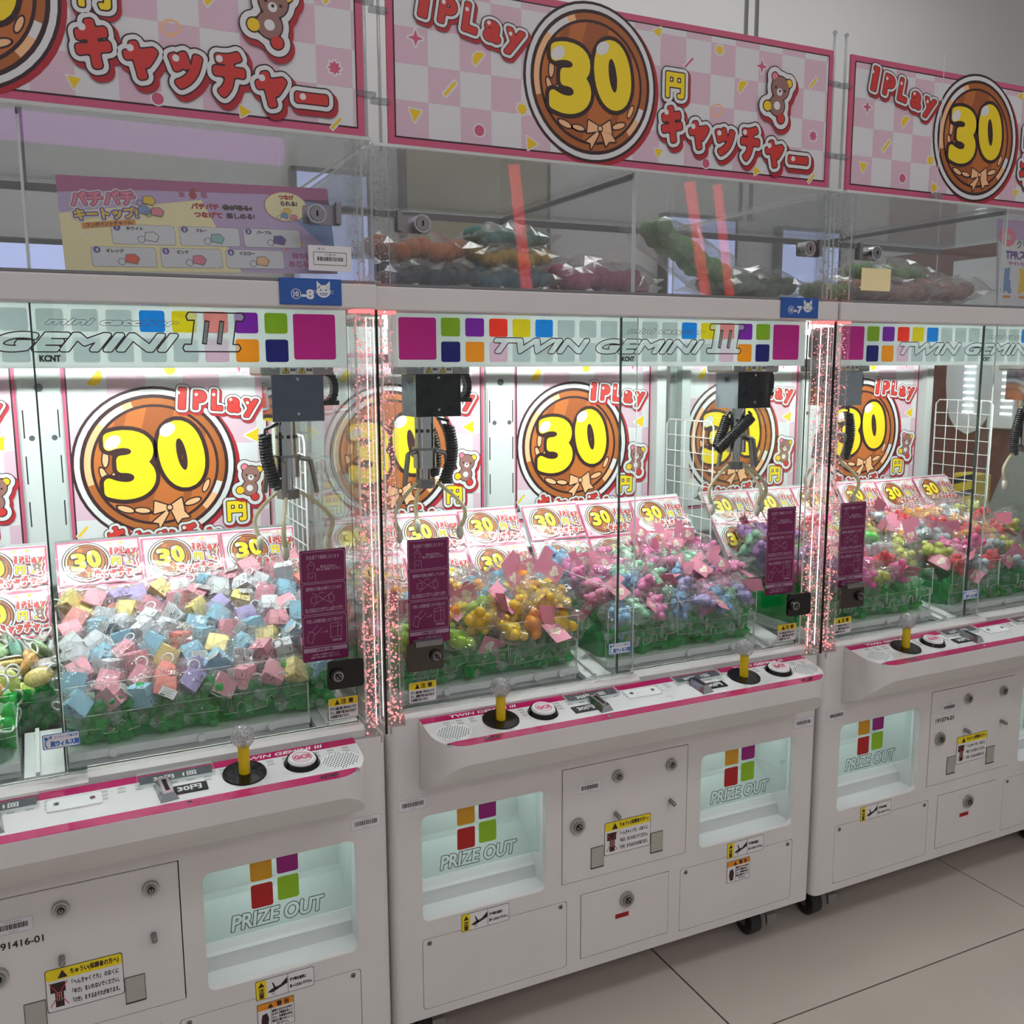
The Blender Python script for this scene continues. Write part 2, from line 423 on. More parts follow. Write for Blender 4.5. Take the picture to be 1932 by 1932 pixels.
    def shape(s, pts, layers):
        """closed polygon with sticker outlines: layers = [(grow, material, layer, (du, dv)), ...]"""
        n = len(pts); ed = [(i, (i+1) % n) for i in range(n)]
        G = max(g for g, m, l, off in layers)
        if G > 0:
            q = np.array(pts); ext = max(q[:, 0].max()-q[:, 0].min(), q[:, 1].max()-q[:, 1].min())+2*G
            X, Y, D = s.field(pts, ed, G, ext/26)
        for g, m, l, off in layers:
            if g > 0: s.iso(X+off[0], Y+off[1], D-g, m, l)
            else: s.poly([(p[0]+off[0], p[1]+off[1]) for p in pts], m, l)
        return s
    def text(s, body, pos, h, layers, width=None, rot=0.0, shear=0.0, anchor='c', shine=None, ysc=None):
        """h = height of the letters' box; width stretches the line to fit"""
        vs, fs, bd = glyph(body, shear)
        if not vs: return s
        x0 = min(v[0] for v in vs); x1 = max(v[0] for v in vs); y0 = min(v[1] for v in vs); y1 = max(v[1] for v in vs)
        k = h/(y1-y0); kx = width/(x1-x0) if width else k
        cx = (x0+x1)/2 if anchor == 'c' else x0; cy = (y0+y1)/2
        cr, sr = math.cos(rot), math.sin(rot)
        def T(v, off=(0, 0)):
            x, y = (v[0]-cx)*kx, (v[1]-cy)*k
            return (pos[0]+x*cr-y*sr+off[0], pos[1]+x*sr+y*cr+off[1])
        q0 = [T(v) for v in vs]; G = max(g[1] if isinstance(g, tuple) else g for g, m, l, off in layers)
        if G > 0:
            nch = max(1, len(body)); X, Y, D = s.field(q0, bd, G, (h+2*G)/(34 if nch < 3 else (22 if not isinstance(layers[0][0], tuple) else 40)))
        for g, m, l, off in layers:
            if isinstance(g, tuple): s.iso(X+off[0], Y+off[1], np.maximum(D-g[1], g[0]-D), m, l)
            elif g > 0: s.iso(X+off[0], Y+off[1], D-g, m, l)
            else: s.mb.add([(p[0]+off[0], -l*s.STEP, p[1]+off[1]) for p in q0], fs, m)
        return s
    def build(s, name, parent=None): return s.mb.build(name, parent)

# ------------------------------------------------------------------ things
def tag(o, label, cat, group=None):
    o['label'] = label; o['category'] = cat
    if group: o['group'] = group
    return o
def thing(name, label, cat, group=None, M=None):
    o = bpy.data.objects.new(name, None); COL.objects.link(o); o.empty_display_size = 0.02
    if M is not None: o.matrix_world = M
    return tag(o, label, cat, group)
def copy_tree(o, parent=None):
    c = o.copy(); COL.objects.link(c)
    if parent is not None: c.parent = parent
    for ch in [x for x in KIDS.get(o.name, [])]: copy_tree(ch, c)
    return c
KIDS = {}
def remember(root):
    """list the children once, so that copies need no scan of the whole file"""
    for o in bpy.data.objects:
        if o.parent is not None: KIDS.setdefault(o.parent.name, [])
    for o in bpy.data.objects:
        if o.parent is not None and o not in KIDS[o.parent.name]: KIDS[o.parent.name].append(o)

def mm(dx, dy, a): return Matrix.Translation((dx, dy, ZOFF)) @ Matrix.Rotation(a, 4, 'Z')
MM = {'A': mm(-1.0, -0.0415, 0.013275), 'B': mm(0, 0, 0), 'C': mm(1.0005, 0.00036, 0.0100)}
WHERE = {'A': 'left machine', 'B': 'middle machine', 'C': 'right machine'}
def at(m, x, y, z, rx=0, ry=0, rz=0):
    return MM[m] @ Matrix.Translation((x, y, z)) @ Euler((rx, ry, rz)).to_matrix().to_4x4()

# ------------------------------------------------------------------ the setting
mat('grout', (44, 12, 14), 0.7)
mat('floor_tile', (220, 211, 199), 0.28, noise=0.10, nscale=3.0, spec=0.4)
mat('wall_paint', (206, 206, 205), 0.6, noise=0.04, nscale=2.0)
def structure(o): o['kind'] = 'structure'; return o
fl = structure(MB().box(-5.5, 6.5, -6, 3.0, -0.05, -0.003, 'grout').build('floor'))
tile = None
TP = 0.918
for i in range(-3, 5):
    for j in range(-4, 3):
        if tile is None:
            tile = MB().cbox(0.002, TP-0.002, 0.002, TP-0.002, -0.012, 0.0, 'floor_tile', r=0.0008, seg=1).build('tile', fl); t = tile
        else:
            t = tile.copy(); COL.objects.link(t)
        t.location = (0.664+i*TP, -0.175+j*TP, 0)
structure(MB().box(-5.5, 6.5, 2.1, 2.2, 0, 3.6, 'wall_paint').build('wall_back'))

# ------------------------------------------------------------------ artwork shared by signs, posters and cards
def coin(P, c, r, l, small=False):
    cx, cy = c
    P.disc((cx+0.05*r, cy-0.035*r), 1.0*r, 'ink_shadow', l, 48)
    P.disc(c, r, 'ink_black', l+1, 48); P.disc(c, 0.965*r, 'ink_white', l+2, 48)
    P.disc(c, 0.90*r, 'ink_black', l+3, 48); P.disc(c, 0.855*r, 'ink_ring', l+4, 48)
    P.arc(c, 0.775*r, 0.85*r, 140, 196, 'ink_peach', l+5); P.arc(c, 0.775*r, 0.85*r, 116, 140, 'ink_white', l+5)
    P.arc(c, 0.775*r, 0.85*r, 108, 116, 'ink_peach', l+5)
    P.arc(c, 0.775*r, 0.85*r, -46, -30, 'ink_peach', l+5); P.arc(c, 0.775*r, 0.85*r, -30, -18, 'ink_white', l+5)
    P.disc(c, 0.775*r, 'ink_black', l+6, 48); P.disc(c, 0.74*r, 'ink_orange', l+7, 48)
    conv = [(cx+0.74*r*math.cos(2*math.pi*i/40), cy+0.74*r*math.sin(2*math.pi*i/40)) for i in range(40)]
    for a, b in ((-0.28, 0.06), (0.42, 0.52), (-0.62, -0.5)):
        band = [(cx+(a-0.22)*r, cy-0.8*r), (cx+(b-0.22)*r, cy-0.8*r), (cx+(b+0.22)*r, cy+0.8*r), (cx+(a+0.22)*r, cy+0.8*r)]
        cp = clip_convex(band, conv)
        if cp: P.poly(cp, 'ink_brown', l+8)
    # laurel leaves and bow
    if not small:
        for (x, y, a, s) in ((-0.60, 0.10, 85, .20), (-0.63, -0.10, 110, .19), (-0.53, -0.13, 60, .14), (-0.60, -0.27, 110, .15), (-0.40, -0.55, -20, .20), (-0.20, -0.58, -8, .18),
                             (0.42, -0.50, 18, .20), (0.60, -0.30, 65, .17)):
            q = (cx+x*r, cy+y*r)
            P.disc(q, s*r/2*1.25, 'ink_black', l+9, 12, 1.0, 0.42, R(a)); P.disc(q, s*r/2, 'ink_peach', l+10, 12, 1.0, 0.34, R(a))
        P.line([(cx-0.50*r, cy-0.50*r), (cx-0.2*r, cy-0.62*r), (cx+0.12*r, cy-0.60*r)], 0.035*r, 'ink_black', l+9)
    bx, by = cx+0.13*r, cy-0.56*r; k = 0.9*r if not small else 0.7*r
    for pts in ([(0, .02), (-.20, .10), (-.22, -.08), (0, -.03)], [(0, .02), (.17, .13), (.20, -.06), (0, -.03)],
                [(-.04, -.04), (-.24, -.20), (-.16, -.22), (-.15, -.30), (-.02, -.08)], [(.02, -.04), (.10, -.24), (.16, -.17), (.27, -.16), (.18, -.05)]):
        P.shape([(bx+p[0]*k, by+p[1]*k) for p in pts], [(0.018*r, 'ink_black', l+11, (0, 0)), (0, 'ink_peach', l+12, (0, 0))])
    P.disc((bx, by), 0.05*k, 'ink_black', l+13, 10); P.disc((bx, by), 0.032*k, 'ink_peach', l+14, 10)
    # the figures
    for ch, (x, y), rot, wd in (('3', (-0.325, 0.015), 0.0, 0.50), ('0', (0.315, 0.125), R(9), 0.44)):
        q = (cx+x*r, cy+y*r); b = 0.062*r
        P.text(ch, q, 0.76*r, [(b+0.052*r, 'ink_black', l+15, (0, 0)), (b, 'ink_yellow', l+16, (0, 0))], width=wd*r, rot=rot)
        hx, hy = (q[0]-0.20*r, q[1]+0.30*r) if ch == '3' else (q[0]-0.18*r, q[1]+0.33*r)
        # white shine on the upper left stroke
        vs, fs, bd = glyph(ch)
        P.disc((hx+0.02*r, hy-0.01*r), 0.095*r, 'ink_white', l+17, 14, 1.15, 0.8, R(38))
LETTER = lambda h, l: [(h*0.31, 'ink_shadow', l, (h*0.10, -h*0.12)), (h*0.29, 'ink_black', l+1, (0, 0)), (h*0.248, 'ink_white', l+2, (0, 0)), (h*0.125, 'ink_black', l+3, (0, 0)), (h*0.085, 'ink_red', l+4, (0, 0))]
def katakana(P, c, wd, h, l, drop=0.0):
    n = 6; x0 = c[0]-wd/2; cw = wd/n
    sizes = (1.06, 0.80, 0.80, 1.06, 0.80, 0.72)
    for i, ch in enumerate('キヤツチヤー'):
        s = sizes[i]; hh = h*0.66*s if ch != 'ー' else h*0.09
        q = (x0+cw*(i+0.5), c[1]-drop*(i/5.0)-(0.1*h if s < 1 else 0))
        lay = [(g, m, ll+0, o) for g, m, ll, o in LETTER(h*0.62, l)]
        P.text(ch, q, hh, lay, width=cw*(0.62 if ch != 'ー' else 0.70))
        P.disc((q[0]-cw*0.22, q[1]+(hh*0.36 if ch != 'ー' else 0.02*h)), h*0.062, 'ink_white', l+5, 10)
def oneplay(P, c, wd, h, l, rot=0.0):
    n = 5; cr, sr = math.cos(rot), math.sin(rot)
    for i, (ch, hh, dy, ww) in enumerate((('1', 1.0, 0.0, .07), ('P', .86, -.02, .17), ('L', .95, 0.02, .15), ('a', .66, -.12, .18), ('y', .86, -.2, .20))):
        x = (-0.42+0.205*i)*wd; y = dy*h
        P.text(ch, (c[0]+x*cr-y*sr, c[1]+x*sr+y*cr), hh*h*0.72, LETTER(h*0.62, l), width=ww*wd*0.72, rot=rot)
        P.disc((c[0]+(x-0.045*wd)*cr-(y+.2*h)*sr, c[1]+(x-0.045*wd)*sr+(y+.2*h)*cr), h*0.06, 'ink_white', l+5, 8)
def yen(P, c, h, l):
    P.text('円', c, h*0.66, [(h*.22, 'ink_shadow', l, (h*.05, -h*.06)), (h*.20, 'ink_black', l+1, (0, 0)), (h*.17, 'ink_white', l+2, (0, 0)), (h*.075, 'ink_black', l+3, (0, 0)), (h*.04, 'ink_yellow', l+4, (0, 0))], width=h*0.60)
def bear(P, c, s, l, rot=0.0):
    cr, sr = math.cos(rot), math.sin(rot)
    def q(x, y): return (c[0]+(x*cr-y*sr)*s, c[1]+(x*sr+y*cr)*s)
    blobs = [(0, .22, .24), (-.19, .40, .09), (.20, .38, .09), (0, -.14, .21), (-.24, -.22, .11), (.16, -.36, .11)]
    for g, m, ll, off in ((.13, 'ink_shadow', l, (.06, -.06)), (.12, 'ink_black', l+1, (0, 0)), (.10, 'ink_white', l+2, (0, 0)), (.012, 'ink_black', l+3, (0, 0))):
        P.blobs([(q(x+off[0], y+off[1]), (r+g)*s) for x, y, r in blobs], m, ll, s/22)
    for x, y, r, m in ((-.19, .40, .08, 'ink_earpink'), (.20, .38, .08, 'ink_gold'), (0, -.14, .20, 'ink_bear'), (0, .22, .23, 'ink_bear')):
        P.disc(q(x, y), r*s, m, (l+4 if m != 'ink_bear' else l+5)+(0.4 if y > .2 else 0), 16)
    P.disc(q(-.24, -.22), .10*s, 'ink_gold', l+6, 12); P.disc(q(.16, -.36), .10*s, 'ink_red', l+6, 12)
    P.disc(q(0, -.14), .085*s, 'ink_white', l+6, 12); P.disc(q(0, .14), .075*s, 'ink_white', l+6, 12)
    for x, y, r in ((-.12, .20, .028), (.12, .20, .028), (0, .16, .028)): P.disc(q(x, y), r*s, 'ink_black', l+7, 8)
def star(P, c, r, m, l, n=8, k=0.62):
    P.poly([(c[0]+(r if i % 2 == 0 else r*k)*math.cos(math.pi*i/n), c[1]+(r if i % 2 == 0 else r*k)*math.sin(math.pi*i/n)) for i in range(2*n)], m, l)
def confetti(P, kind, c, s, l, halo=True):
    x, y = c
    if kind == 'tri': pts = [(x-.5*s, y+.5*s), (x+.5*s, y), (x-.4*s, y-.5*s)]; m = 'ink_gold'
    elif kind == 'tril': pts = [(x+.5*s, y+.5*s), (x-.5*s, y), (x+.4*s, y-.5*s)]; m = 'ink_gold'
    elif kind == 'trid': pts = [(x-.5*s, y+.4*s), (x+.5*s, y+.3*s), (x-.05*s, y-.55*s)]; m = 'ink_gold'
    elif kind == 'half': pts = [(x+.6*s*math.cos(R(50+180*i/8)), y+.6*s*math.sin(R(50+180*i/8))) for i in range(9)]; m = 'ink_gold'
    elif kind == 'halfd': pts = [(x+.6*s*math.cos(R(-130+180*i/8)), y+.6*s*math.sin(R(-130+180*i/8))) for i in range(9)]; m = 'ink_gold'
    elif kind == 'bar': pts = [(x-.45*s, y-.35*s), (x-.3*s, y-.5*s), (x+.45*s, y+.35*s), (x+.3*s, y+.5*s)]; m = 'ink_gold'
    elif kind == 'barr': pts = [(x-.4*s, y-.3*s), (x-.3*s, y-.4*s), (x+.4*s, y+.3*s), (x+.3*s, y+.4*s)]; m = 'ink_border'
    elif kind == 'dot': pts = [(x+.42*s*math.cos(R(30*i)), y+.42*s*math.sin(R(30*i))) for i in range(12)]; m = 'ink_border'
    elif kind == 'ydot': pts = [(x+.42*s*math.cos(R(30*i)), y+.42*s*math.sin(R(30*i))) for i in range(12)]; m = 'ink_gold'
    elif kind == 'sun': pts = [(x+(.5 if i % 2 == 0 else .32)*s*math.cos(R(22.5*i)), y+(.5 if i % 2 == 0 else .32)*s*math.sin(R(22.5*i))) for i in range(16)]; m = 'ink_gold'
    elif kind == 'rsun': pts = [(x+(.5 if i % 2 == 0 else .32)*s*math.cos(R(22.5*i)), y+(.5 if i % 2 == 0 else .32)*s*math.sin(R(22.5*i))) for i in range(16)]; m = 'ink_border'
    elif kind == 'spark': pts = [(x+(.55 if i % 2 == 0 else .2)*s*math.sin(R(45*i)), y+(.55 if i % 2 == 0 else .2)*s*math.cos(R(45*i))) for i in range(8)]; m = 'ink_border'
    elif kind == 'curl':
        P.line([(x+.5*s*math.cos(R(300-30*i))*(.6+.03*i), y+.4*s*math.sin(R(300-30*i))*(.6+.03*i)+.02*s*i) for i in range(14)], .1*s, 'ink_peach', l); return
    P.shape(pts, ([(.12*s, 'ink_white', l, (0, 0))] if halo else []) + [(0, m, l+1, (0, 0))])
def checker(P, w_, h_, cell, l, u0=0, v0=0, odd=0):
    nx, ny = int(math.ceil(w_/cell)), int(math.ceil(h_/cell))
    P.rect(u0, v0, u0+w_, v0+h_, 'ink_pale', l)
    for i in range(nx):
        for j in range(ny):
            if (i+j+odd) % 2 == 0: P.rect(u0+i*cell, v0+j*cell, min(u0+(i+1)*cell, u0+w_), min(v0+(j+1)*cell, v0+h_), 'ink_pink', l+1)

# ------------------------------------------------------------------ claw machine (built once, copied with all its parts)
mach = thing('claw_machine', 'middle white twin claw machine, whole between its two neighbours, bins of gummy bears', 'claw machine', 'row of twin claw machines')
WL, WR, WZ = (0.0646, 0.3181), (0.6819, 0.9354), (0.247, 0.453)
def part(mb, name, kind=None, parent=None): return mb.build(name, parent or mach, kind)
def build_machine():
    # lower cabinet
    b = MB()
    holes = [rrect(*WL, *WZ, 0.014), rrect(*WR, *WZ, 0.014), rect(0.3525, 0.6475, 0.2475, 0.4865), rect(0.3955, 0.6065, 0.0775, 0.2165),
             rrect(0.0625, 0.3650, 0.0705, 0.2125, 0.006, 3), rrect(0.6350, 0.9375, 0.0705, 0.2125, 0.006, 3)]
    b.holed(rect(0.022, 0.978, 0.053, 0.63), holes, 0.0, 0.012, 'white_steel')
    for sx in (0, 1):
        pts = []
        for i in range(7):
            t = R(180+15*i); pts.append((0.022+0.016*math.cos(t), 0.016+0.016*math.sin(t)))
        pts = [(0.006, 0.616), (0.006, 0.016)] + pts + [(0.022, 0.0), (0.022, 0.010), (0.016, 0.016), (0.016, 0.616)]
        if sx: pts = [(1-x, y) for x, y in pts][::-1]
        b.prism(pts, 'z', 0.053, 0.63, 'white_steel')
    b.box(0.016, 0.984, 0.604, 0.616, 0.053, 0.63, 'white_steel'); b.box(0.016, 0.984, 0.012, 0.604, 0.053, 0.06, 'white_steel')
    part(b, 'cabinet')
    part(MB().box(0.012, 0.988, 0.002, 0.61, 0.618, 0.6302, 'deck_grey'), 'deck')
    part(MB().box(0.03, 0.97, 0.17, 0.18, 0.07, 0.615, 'gap_dark'), 'inner_bulkhead')
    # prize chutes behind the two windows
    for (x0, x1) in (WL, WR):
        p = MB(); a, c = x0-0.004, x1+0.004
        prof = [(0.012, 0.247), (0.050, 0.249), (0.056, 0.272), (0.062, 0.276), (0.125, 0.335), (0.130, 0.345), (0.150, 0.47)]
        for (ya, za), (yb, zb) in zip(prof[:-1], prof[1:]):
            p.add([(a, ya, za), (c, ya, za), (c, yb, zb), (a, yb, zb)], [(0, 1, 2, 3)], 'white_inner')
        for x in (a, c): p.add([(x, 0.012, 0.245), (x, 0.155, 0.245), (x, 0.155, 0.475), (x, 0.012, 0.475)], [(0, 1, 2, 3)], 'white_inner')
        p.add([(a, 0.012, 0.475), (c, 0.012, 0.475), (c, 0.155, 0.475), (a, 0.155, 0.475)], [(0, 1, 2, 3)], 'white_inner')
        part(p, 'prize_chute')
        fb = MB().box(x0+0.002, x1-0.002, 0.022, 0.0245, 0.318, 0.470, 'flap_film', 'edge_acrylic', 'y')
        flap = part(fb, 'prize_flap')
        cx = x0+0.118
        for (dx, z0, m) in ((-0.040, 0.408, 'ink_amber'), (0.004, 0.412, 'ink_magenta'), (-0.040, 0.360, 'ink_crimson'), (0.004, 0.364, 'ink_lime')):
            q = Print(); q.rrect(cx+dx, z0, cx+dx+0.036, z0+0.042, 0.004, m); o = q.build('colour_square', flap); o.location.y = 0.0214
        q = Print(); q.text('PRIZE OUT', (cx+0.004, 0.342), 0.026, [((0.0011, 0.0024), 'ink_black', 0, (0, 0))], width=0.155, shear=0.15)
        o = q.build('lettering', flap); o.location.y = 0.0214
        area_light('chute_fill', ((x0+x1)/2, 0.075, 0.465), (R(0), 0, 0), 0.2, 0.05, 0.16, (0.95, 1, 0.99), mach)  # fill light added to brighten the inside of the chute
    # coin door
    d = part(MB().cbox(0.3538, 0.6456, -0.002, 0.008, 0.2487, 0.4853, 'white_steel', r=0.001, seg=1), 'coin_door')
    def lock(x, z, parent, r=0.0125, y=-0.002, ring='lock_chrome', slot='v'):
        k = MB().cyl((x, y, z), (x, y-0.006, z), r, r*0.92, 24, ring).cyl((x, y-0.006, z), (x, y-0.008, z), r*0.70, r*0.66, 20, 'steel').cyl((x, y-0.008, z), (x, y-0.0088, z), r*0.42, r*0.40, 16, 'gap_dark').cyl((x, y-0.0088, z), (x, y-0.0096, z), r*0.30, r*0.28, 14, 'steel')
        if slot == 'v': k.box(x-0.0009, x+0.0009, y-0.0100, y-0.0095, z-0.001, z+r*0.45, 'gap_dark')
        else: k.add([(x+sx*0.0010-sz*0.004, y-0.0100, z+sz*0.0045+sx*0.0010) for sx, sz in ((-1, -1), (1, -1), (1, 1), (-1, 1))], [(0, 1, 2, 3)], 'gap_dark')
        return part(k, 'lock', parent=parent)
    lock(0.477, 0.452, d); lock(0.604, 0.452, d); lock(0.386, 0.366, d, 0.0165, slot='s')
    for x in (0.473, 0.604):
        part(MB().cyl((x, -0.002, 0.373), (x, -0.018, 0.371), 0.0048, 0.0046, 14, 'steel').cyl((x, -0.018, 0.371), (x, -0.020, 0.371), 0.0046, 0.0030, 14, 'steel'), 'reject_button', parent=d)
    for x0, x1 in ((0.417, 0.447), (0.5575, 0.5875)):
        part(MB().box(x0, x1, -0.0026, -0.002, 0.268, 0.312, 'dark_steel').box(x0+0.001, x1-0.001, -0.0034, -0.0026, 0.2695, 0.311, 'satin_plate').box(x0, x1, -0.0036, -0.0026, 0.2675, 0.2695, 'gap_dark'), 'coin_return', parent=d)
    P = Print(); u, v, wd, h = 0.449, 0.288, 0.107, 0.068
    P.rrect(u-0.001, v-0.001, u+wd+0.001, v+h+0.001, 0.004, 'ink_black', 0); P.rrect(u, v, u+wd, v+h, 0.004, 'ink_white', 1); P.rrect(u, v+h*0.74, u+wd, v+h, 0.004, 'ink_caution', 2)
    P.poly([(u+.016, v+h*.77), (u+.030, v+h*.77), (u+.023, v+h*.96)], 'ink_black', 3)
    P.text('ちゅうい(保護者の方へ)', (u+.068, v+h*.87), .0105, [(.0003, 'ink_black', 3, (0, 0))], width=.068)
    for i, s in enumerate(('「へんきゃくぐち」 のおくに', '「ゆび」 をいれないでください。', '「けが」 をするおそれがあります。')):
        P.text(s, (u+.068, v+h*(.60-.22*i)), .0088, [(.0002, 'ink_black', 3, (0, 0))], width=.066)
    P.rect(u+.005, v+.030, u+.026, v+.046, 'ink_black', 3); P.rect(u+.011, v+.006, u+.023, v+.030, 'ink_black', 3)
    for i in range(3): P.rect(u+.0135+.003*i, v+.016, u+.0141+.003*i, v+.030, 'ink_white', 4)
    P.line([(u+.004, v+.008), (u+.029, v+.046)], .0012, 'ink_red', 5); P.line([(u+.029, v+.008), (u+.004, v+.046)], .0012, 'ink_red', 5)
    o = P.build('caution_sticker', d); o.location.y = -0.0024
    def barcode(u, v, wd, h, y, parent, seed):
        P = Print(); r_ = random.Random(seed)
        P.rect(u, v, u+wd, v+h, 'ink_pale', 0); P.frame(u+.002, v+.002, u+wd-.002, v+h-.002, .0005, 'ink_grey', 1)
        x = u+wd*.16
        while x < u+wd*.84:
            k = r_.choice((.0007, .0011, .0016)); P.rect(x, v+h*.34, x+k, v+h*.66, 'ink_black', 2); x += k+r_.choice((.0007, .0012))
        P.line([(u+wd*.3, v+h*.78), (u+wd*.7, v+h*.78)], .0006, 'ink_grey', 2); P.line([(u+wd*.4, v+h*.2), (u+wd*.6, v+h*.2)], .0006, 'ink_grey', 2)
        o = P.build('barcode_sticker', parent); o.location.y = y
    barcode(0.385, 0.428, 0.056, 0.026, -0.0024, d, 1)
    cd = part(MB().cbox(0.3968, 0.6052, -0.002, 0.008, 0.0790, 0.2150, 'white_steel', r=0.001, seg=1), 'cash_door')
    lock(0.502, 0.182, cd, 0.0165, slot='s')
    P = Print(); P.rect(0.476, 0.144, 0.508, 0.154, 'ink_crimson', 0)
    P.text('191085', (0.492, 0.149), 0.006, [(0, 'ink_black', 1, (0, 0))], width=0.024); o = P.build('serial_label', cd); o.location.y = -0.0024
    for x0, x1 in ((0.0636, 0.3639), (0.6361, 0.9364)):
        lp = part(MB().prism(rrect(x0, x1, 0.0716, 0.2114, 0.006, 3), 'y', 0.0002, 0.008, 'white_steel'), 'lower_panel')
        for sx in (x0+0.013, x1-0.013):
            part(MB().cyl((sx, 0.0002, 0.2025), (sx, -0.002, 0.2025), 0.0048, 0.0036, 14, 'steel').box(sx-0.002, sx+0.002, -0.0024, -0.0019, 0.2020, 0.2030, 'gap_dark').box(sx-0.0005, sx+0.0005, -0.0024, -0.0019, 0.2005, 0.2045, 'gap_dark'), 'screw', parent=lp)
    # hand caution stickers under the windows, orange warning on the right
    for x0 in (0.141, 0.757):
        P = Print(); wd, h, v = 0.097, 0.034, 0.207
        P.rrect(x0-.0008, v-.0008, x0+wd+.0008, v+h+.0008, .003, 'ink_black', 0); P.rrect(x0, v, x0+wd, v+h, .003, 'ink_white', 1); P.rrect(x0, v, x0+.017, v+h, .003, 'ink_caution', 2)
        P.poly([(x0+.003, v+.022), (x0+.014, v+.022), (x0+.0085, v+.031)], 'ink_black', 3); P.text('注', (x0+.0085, v+.0155), .009, [(.0004, 'ink_black', 3, (0, 0))]); P.text('意', (x0+.0085, v+.006), .009, [(.0004, 'ink_black', 3, (0, 0))])
        P.line([(x0+.053, v), (x0+.053, v+h)], .0007, 'ink_black', 3)
        P.poly([(x0+.018, v+.010), (x0+.026, v+.008), (x0+.052, v+.018), (x0+.052, v+.029), (x0+.040, v+.018), (x0+.026, v+.015)], 'ink_black', 3)
        P.poly([(x0+.030, v+.013), (x0+.026, v+.026), (x0+.028, v+.026), (x0+.034, v+.013)], 'ink_black', 3); P.frame(x0+.026, v+.004, x0+.030, v+.009, .0006, 'ink_black', 3)
        P.text('手や物を無理に', (x0+.070, v+.022), .006, [(.00025, 'ink_black', 3, (0, 0))], width=.028); P.text('奥へ入れないで下さい。', (x0+.075, v+.010), .006, [(.00025, 'ink_black', 3, (0, 0))], width=.038)
        o = P.build('hand_caution_sticker', mach); o.location.y = -0.0004
    P = Print(); u, v, wd, h = 0.758, 0.150, 0.060, 0.048
    P.rect(u-.0008, v-.0008, u+wd+.0008, v+h+.0008, 'ink_black', 0); P.rect(u, v, u+wd, v+h, 'ink_white', 1); P.rect(u, v+h*.76, u+wd, v+h, 'ink_warn', 2)
    P.poly([(u+.016, v+h*.79), (u+.026, v+h*.79), (u+.021, v+h*.96)], 'ink_black', 3); P.text('警 告', (u+.042, v+h*.88), .009, [(.0003, 'ink_black', 3, (0, 0))])
    P.line([(u+.022, v), (u+.022, v+h*.76)], .0007, 'ink_black', 3)
    P.poly([(u+.008, v+.004), (u+.016, v+.004), (u+.018, v+.020), (u+.015, v+.030), (u+.007, v+.028), (u+.005, v+.016)], 'ink_black', 3)
    for i, s in enumerate(('感電するおそれがあり', 'ますので電源を切って', 'さい。作業者以外は', '絶対に開けないこと', 'ださい。')): P.text(s, (u+.0405, v+.031-.0063*i), .0048, [(.0002, 'ink_black', 3, (0, 0))], width=.034 if i < 4 else .02)
    o = P.build('warning_sticker', mach); o.location.y = -0.0004
    for u, sd in ((0.020, 3), (0.925, 4)): barcode(u, 0.468, 0.058, 0.026, -0.0004, mach, sd)
    # control shelf: rounded tray under a glossy panel that dips towards the player
    def outline(grow=0.0):
        x0, x1, yf, r = 0.064-grow, 0.936+grow, -0.105-grow, 0.055
        pts = [(x1, -0.0005)]
        for i in range(9):
            t = R(-10*i*90/80); pts.append((x1-r+r*math.cos(t), yf+r+r*math.sin(t)))
        for i in range(9):
            t = R(-90-90*i/8); pts.append((x0+r+r*math.cos(t), yf+r+r*math.sin(t)))
        return pts + [(x0, -0.0005)]
    ZT = lambda y: 0.636+0.18*y
    pts = outline(); n = len(pts)
    b = MB()
    def zb(y):   # underside sweeps back to the cabinet
        t = min(1.0, max(0.0, -y/0.105)); return 0.508 + 0.075*(t**1.7)
    ring = lambda f: [(p[0], p[1], f(p[1])) for p in pts]
    rows = [ring(ZT), ring(lambda y: ZT(y)-0.006)]
    vs = rows[0]+rows[1]
    b.add(vs, [(i, i+1, n+i+1, n+i) for i in range(n-1)], 'white_steel', True)
    side = [(p[0], p[1], ZT(p[1])-0.006) for p in pts] + [(p[0], p[1], zb(p[1])) for p in pts]
    b.add(side, [(i, i+1, n+i+1, n+i) for i in range(n-1)], 'white_steel', True)
    # underside strips
    for k in range(n//2):
        a, c = k, n-1-k
        if c-a > 1:
            q = [pts[a], pts[a+1], pts[c-1], pts[c]]
            b.add([(p[0], p[1], zb(p[1])) for p in q], [(0, 1, 2, 3)], 'white_steel', True)
    part(b, 'control_shelf')
    # panel print, laid in strips that follow the slope
    def onpanel(name, mb, lift=0.0):
        mb.v = [(x, y, ZT(y)+z+lift) for x, y, z in mb.v]; return part(mb, name)
    def slab(poly, m, h0=0.0, h1=0.0012, mb=None): return (mb or MB()).prism(poly, 'z', h0, h1, m)
    onpanel('control_panel', slab(outline(), 'panel_white'))
    inner = outline()
    back = [(0.936, -0.0005), (0.936, -0.018), (0.064, -0.018), (0.064, -0.0005)]
    st = slab(back, 'panel_pink', 0.0012, 0.0015)
    front = [p for p in inner if p[1] < -0.088]
    front = sorted(front, key=lambda p: p[0])
    st.prism(front[::1] + [(front[-1][0]-0.004, -0.086), (front[0][0]+0.02, -0.086)], 'z', 0.0012, 0.0015, 'panel_pink')
    onpanel('pink_trim', st)
    gr = MB()
    for i in range(34):
        x = 0.10+i*0.0245
        for j in range(2 if i % 3 else 3):
            gr.box(x, x+0.011, -0.028-0.009*j, -0.0225-0.009*j, 0.0012, 0.0014, 'panel_grey')
    onpanel('panel_tiles', gr)
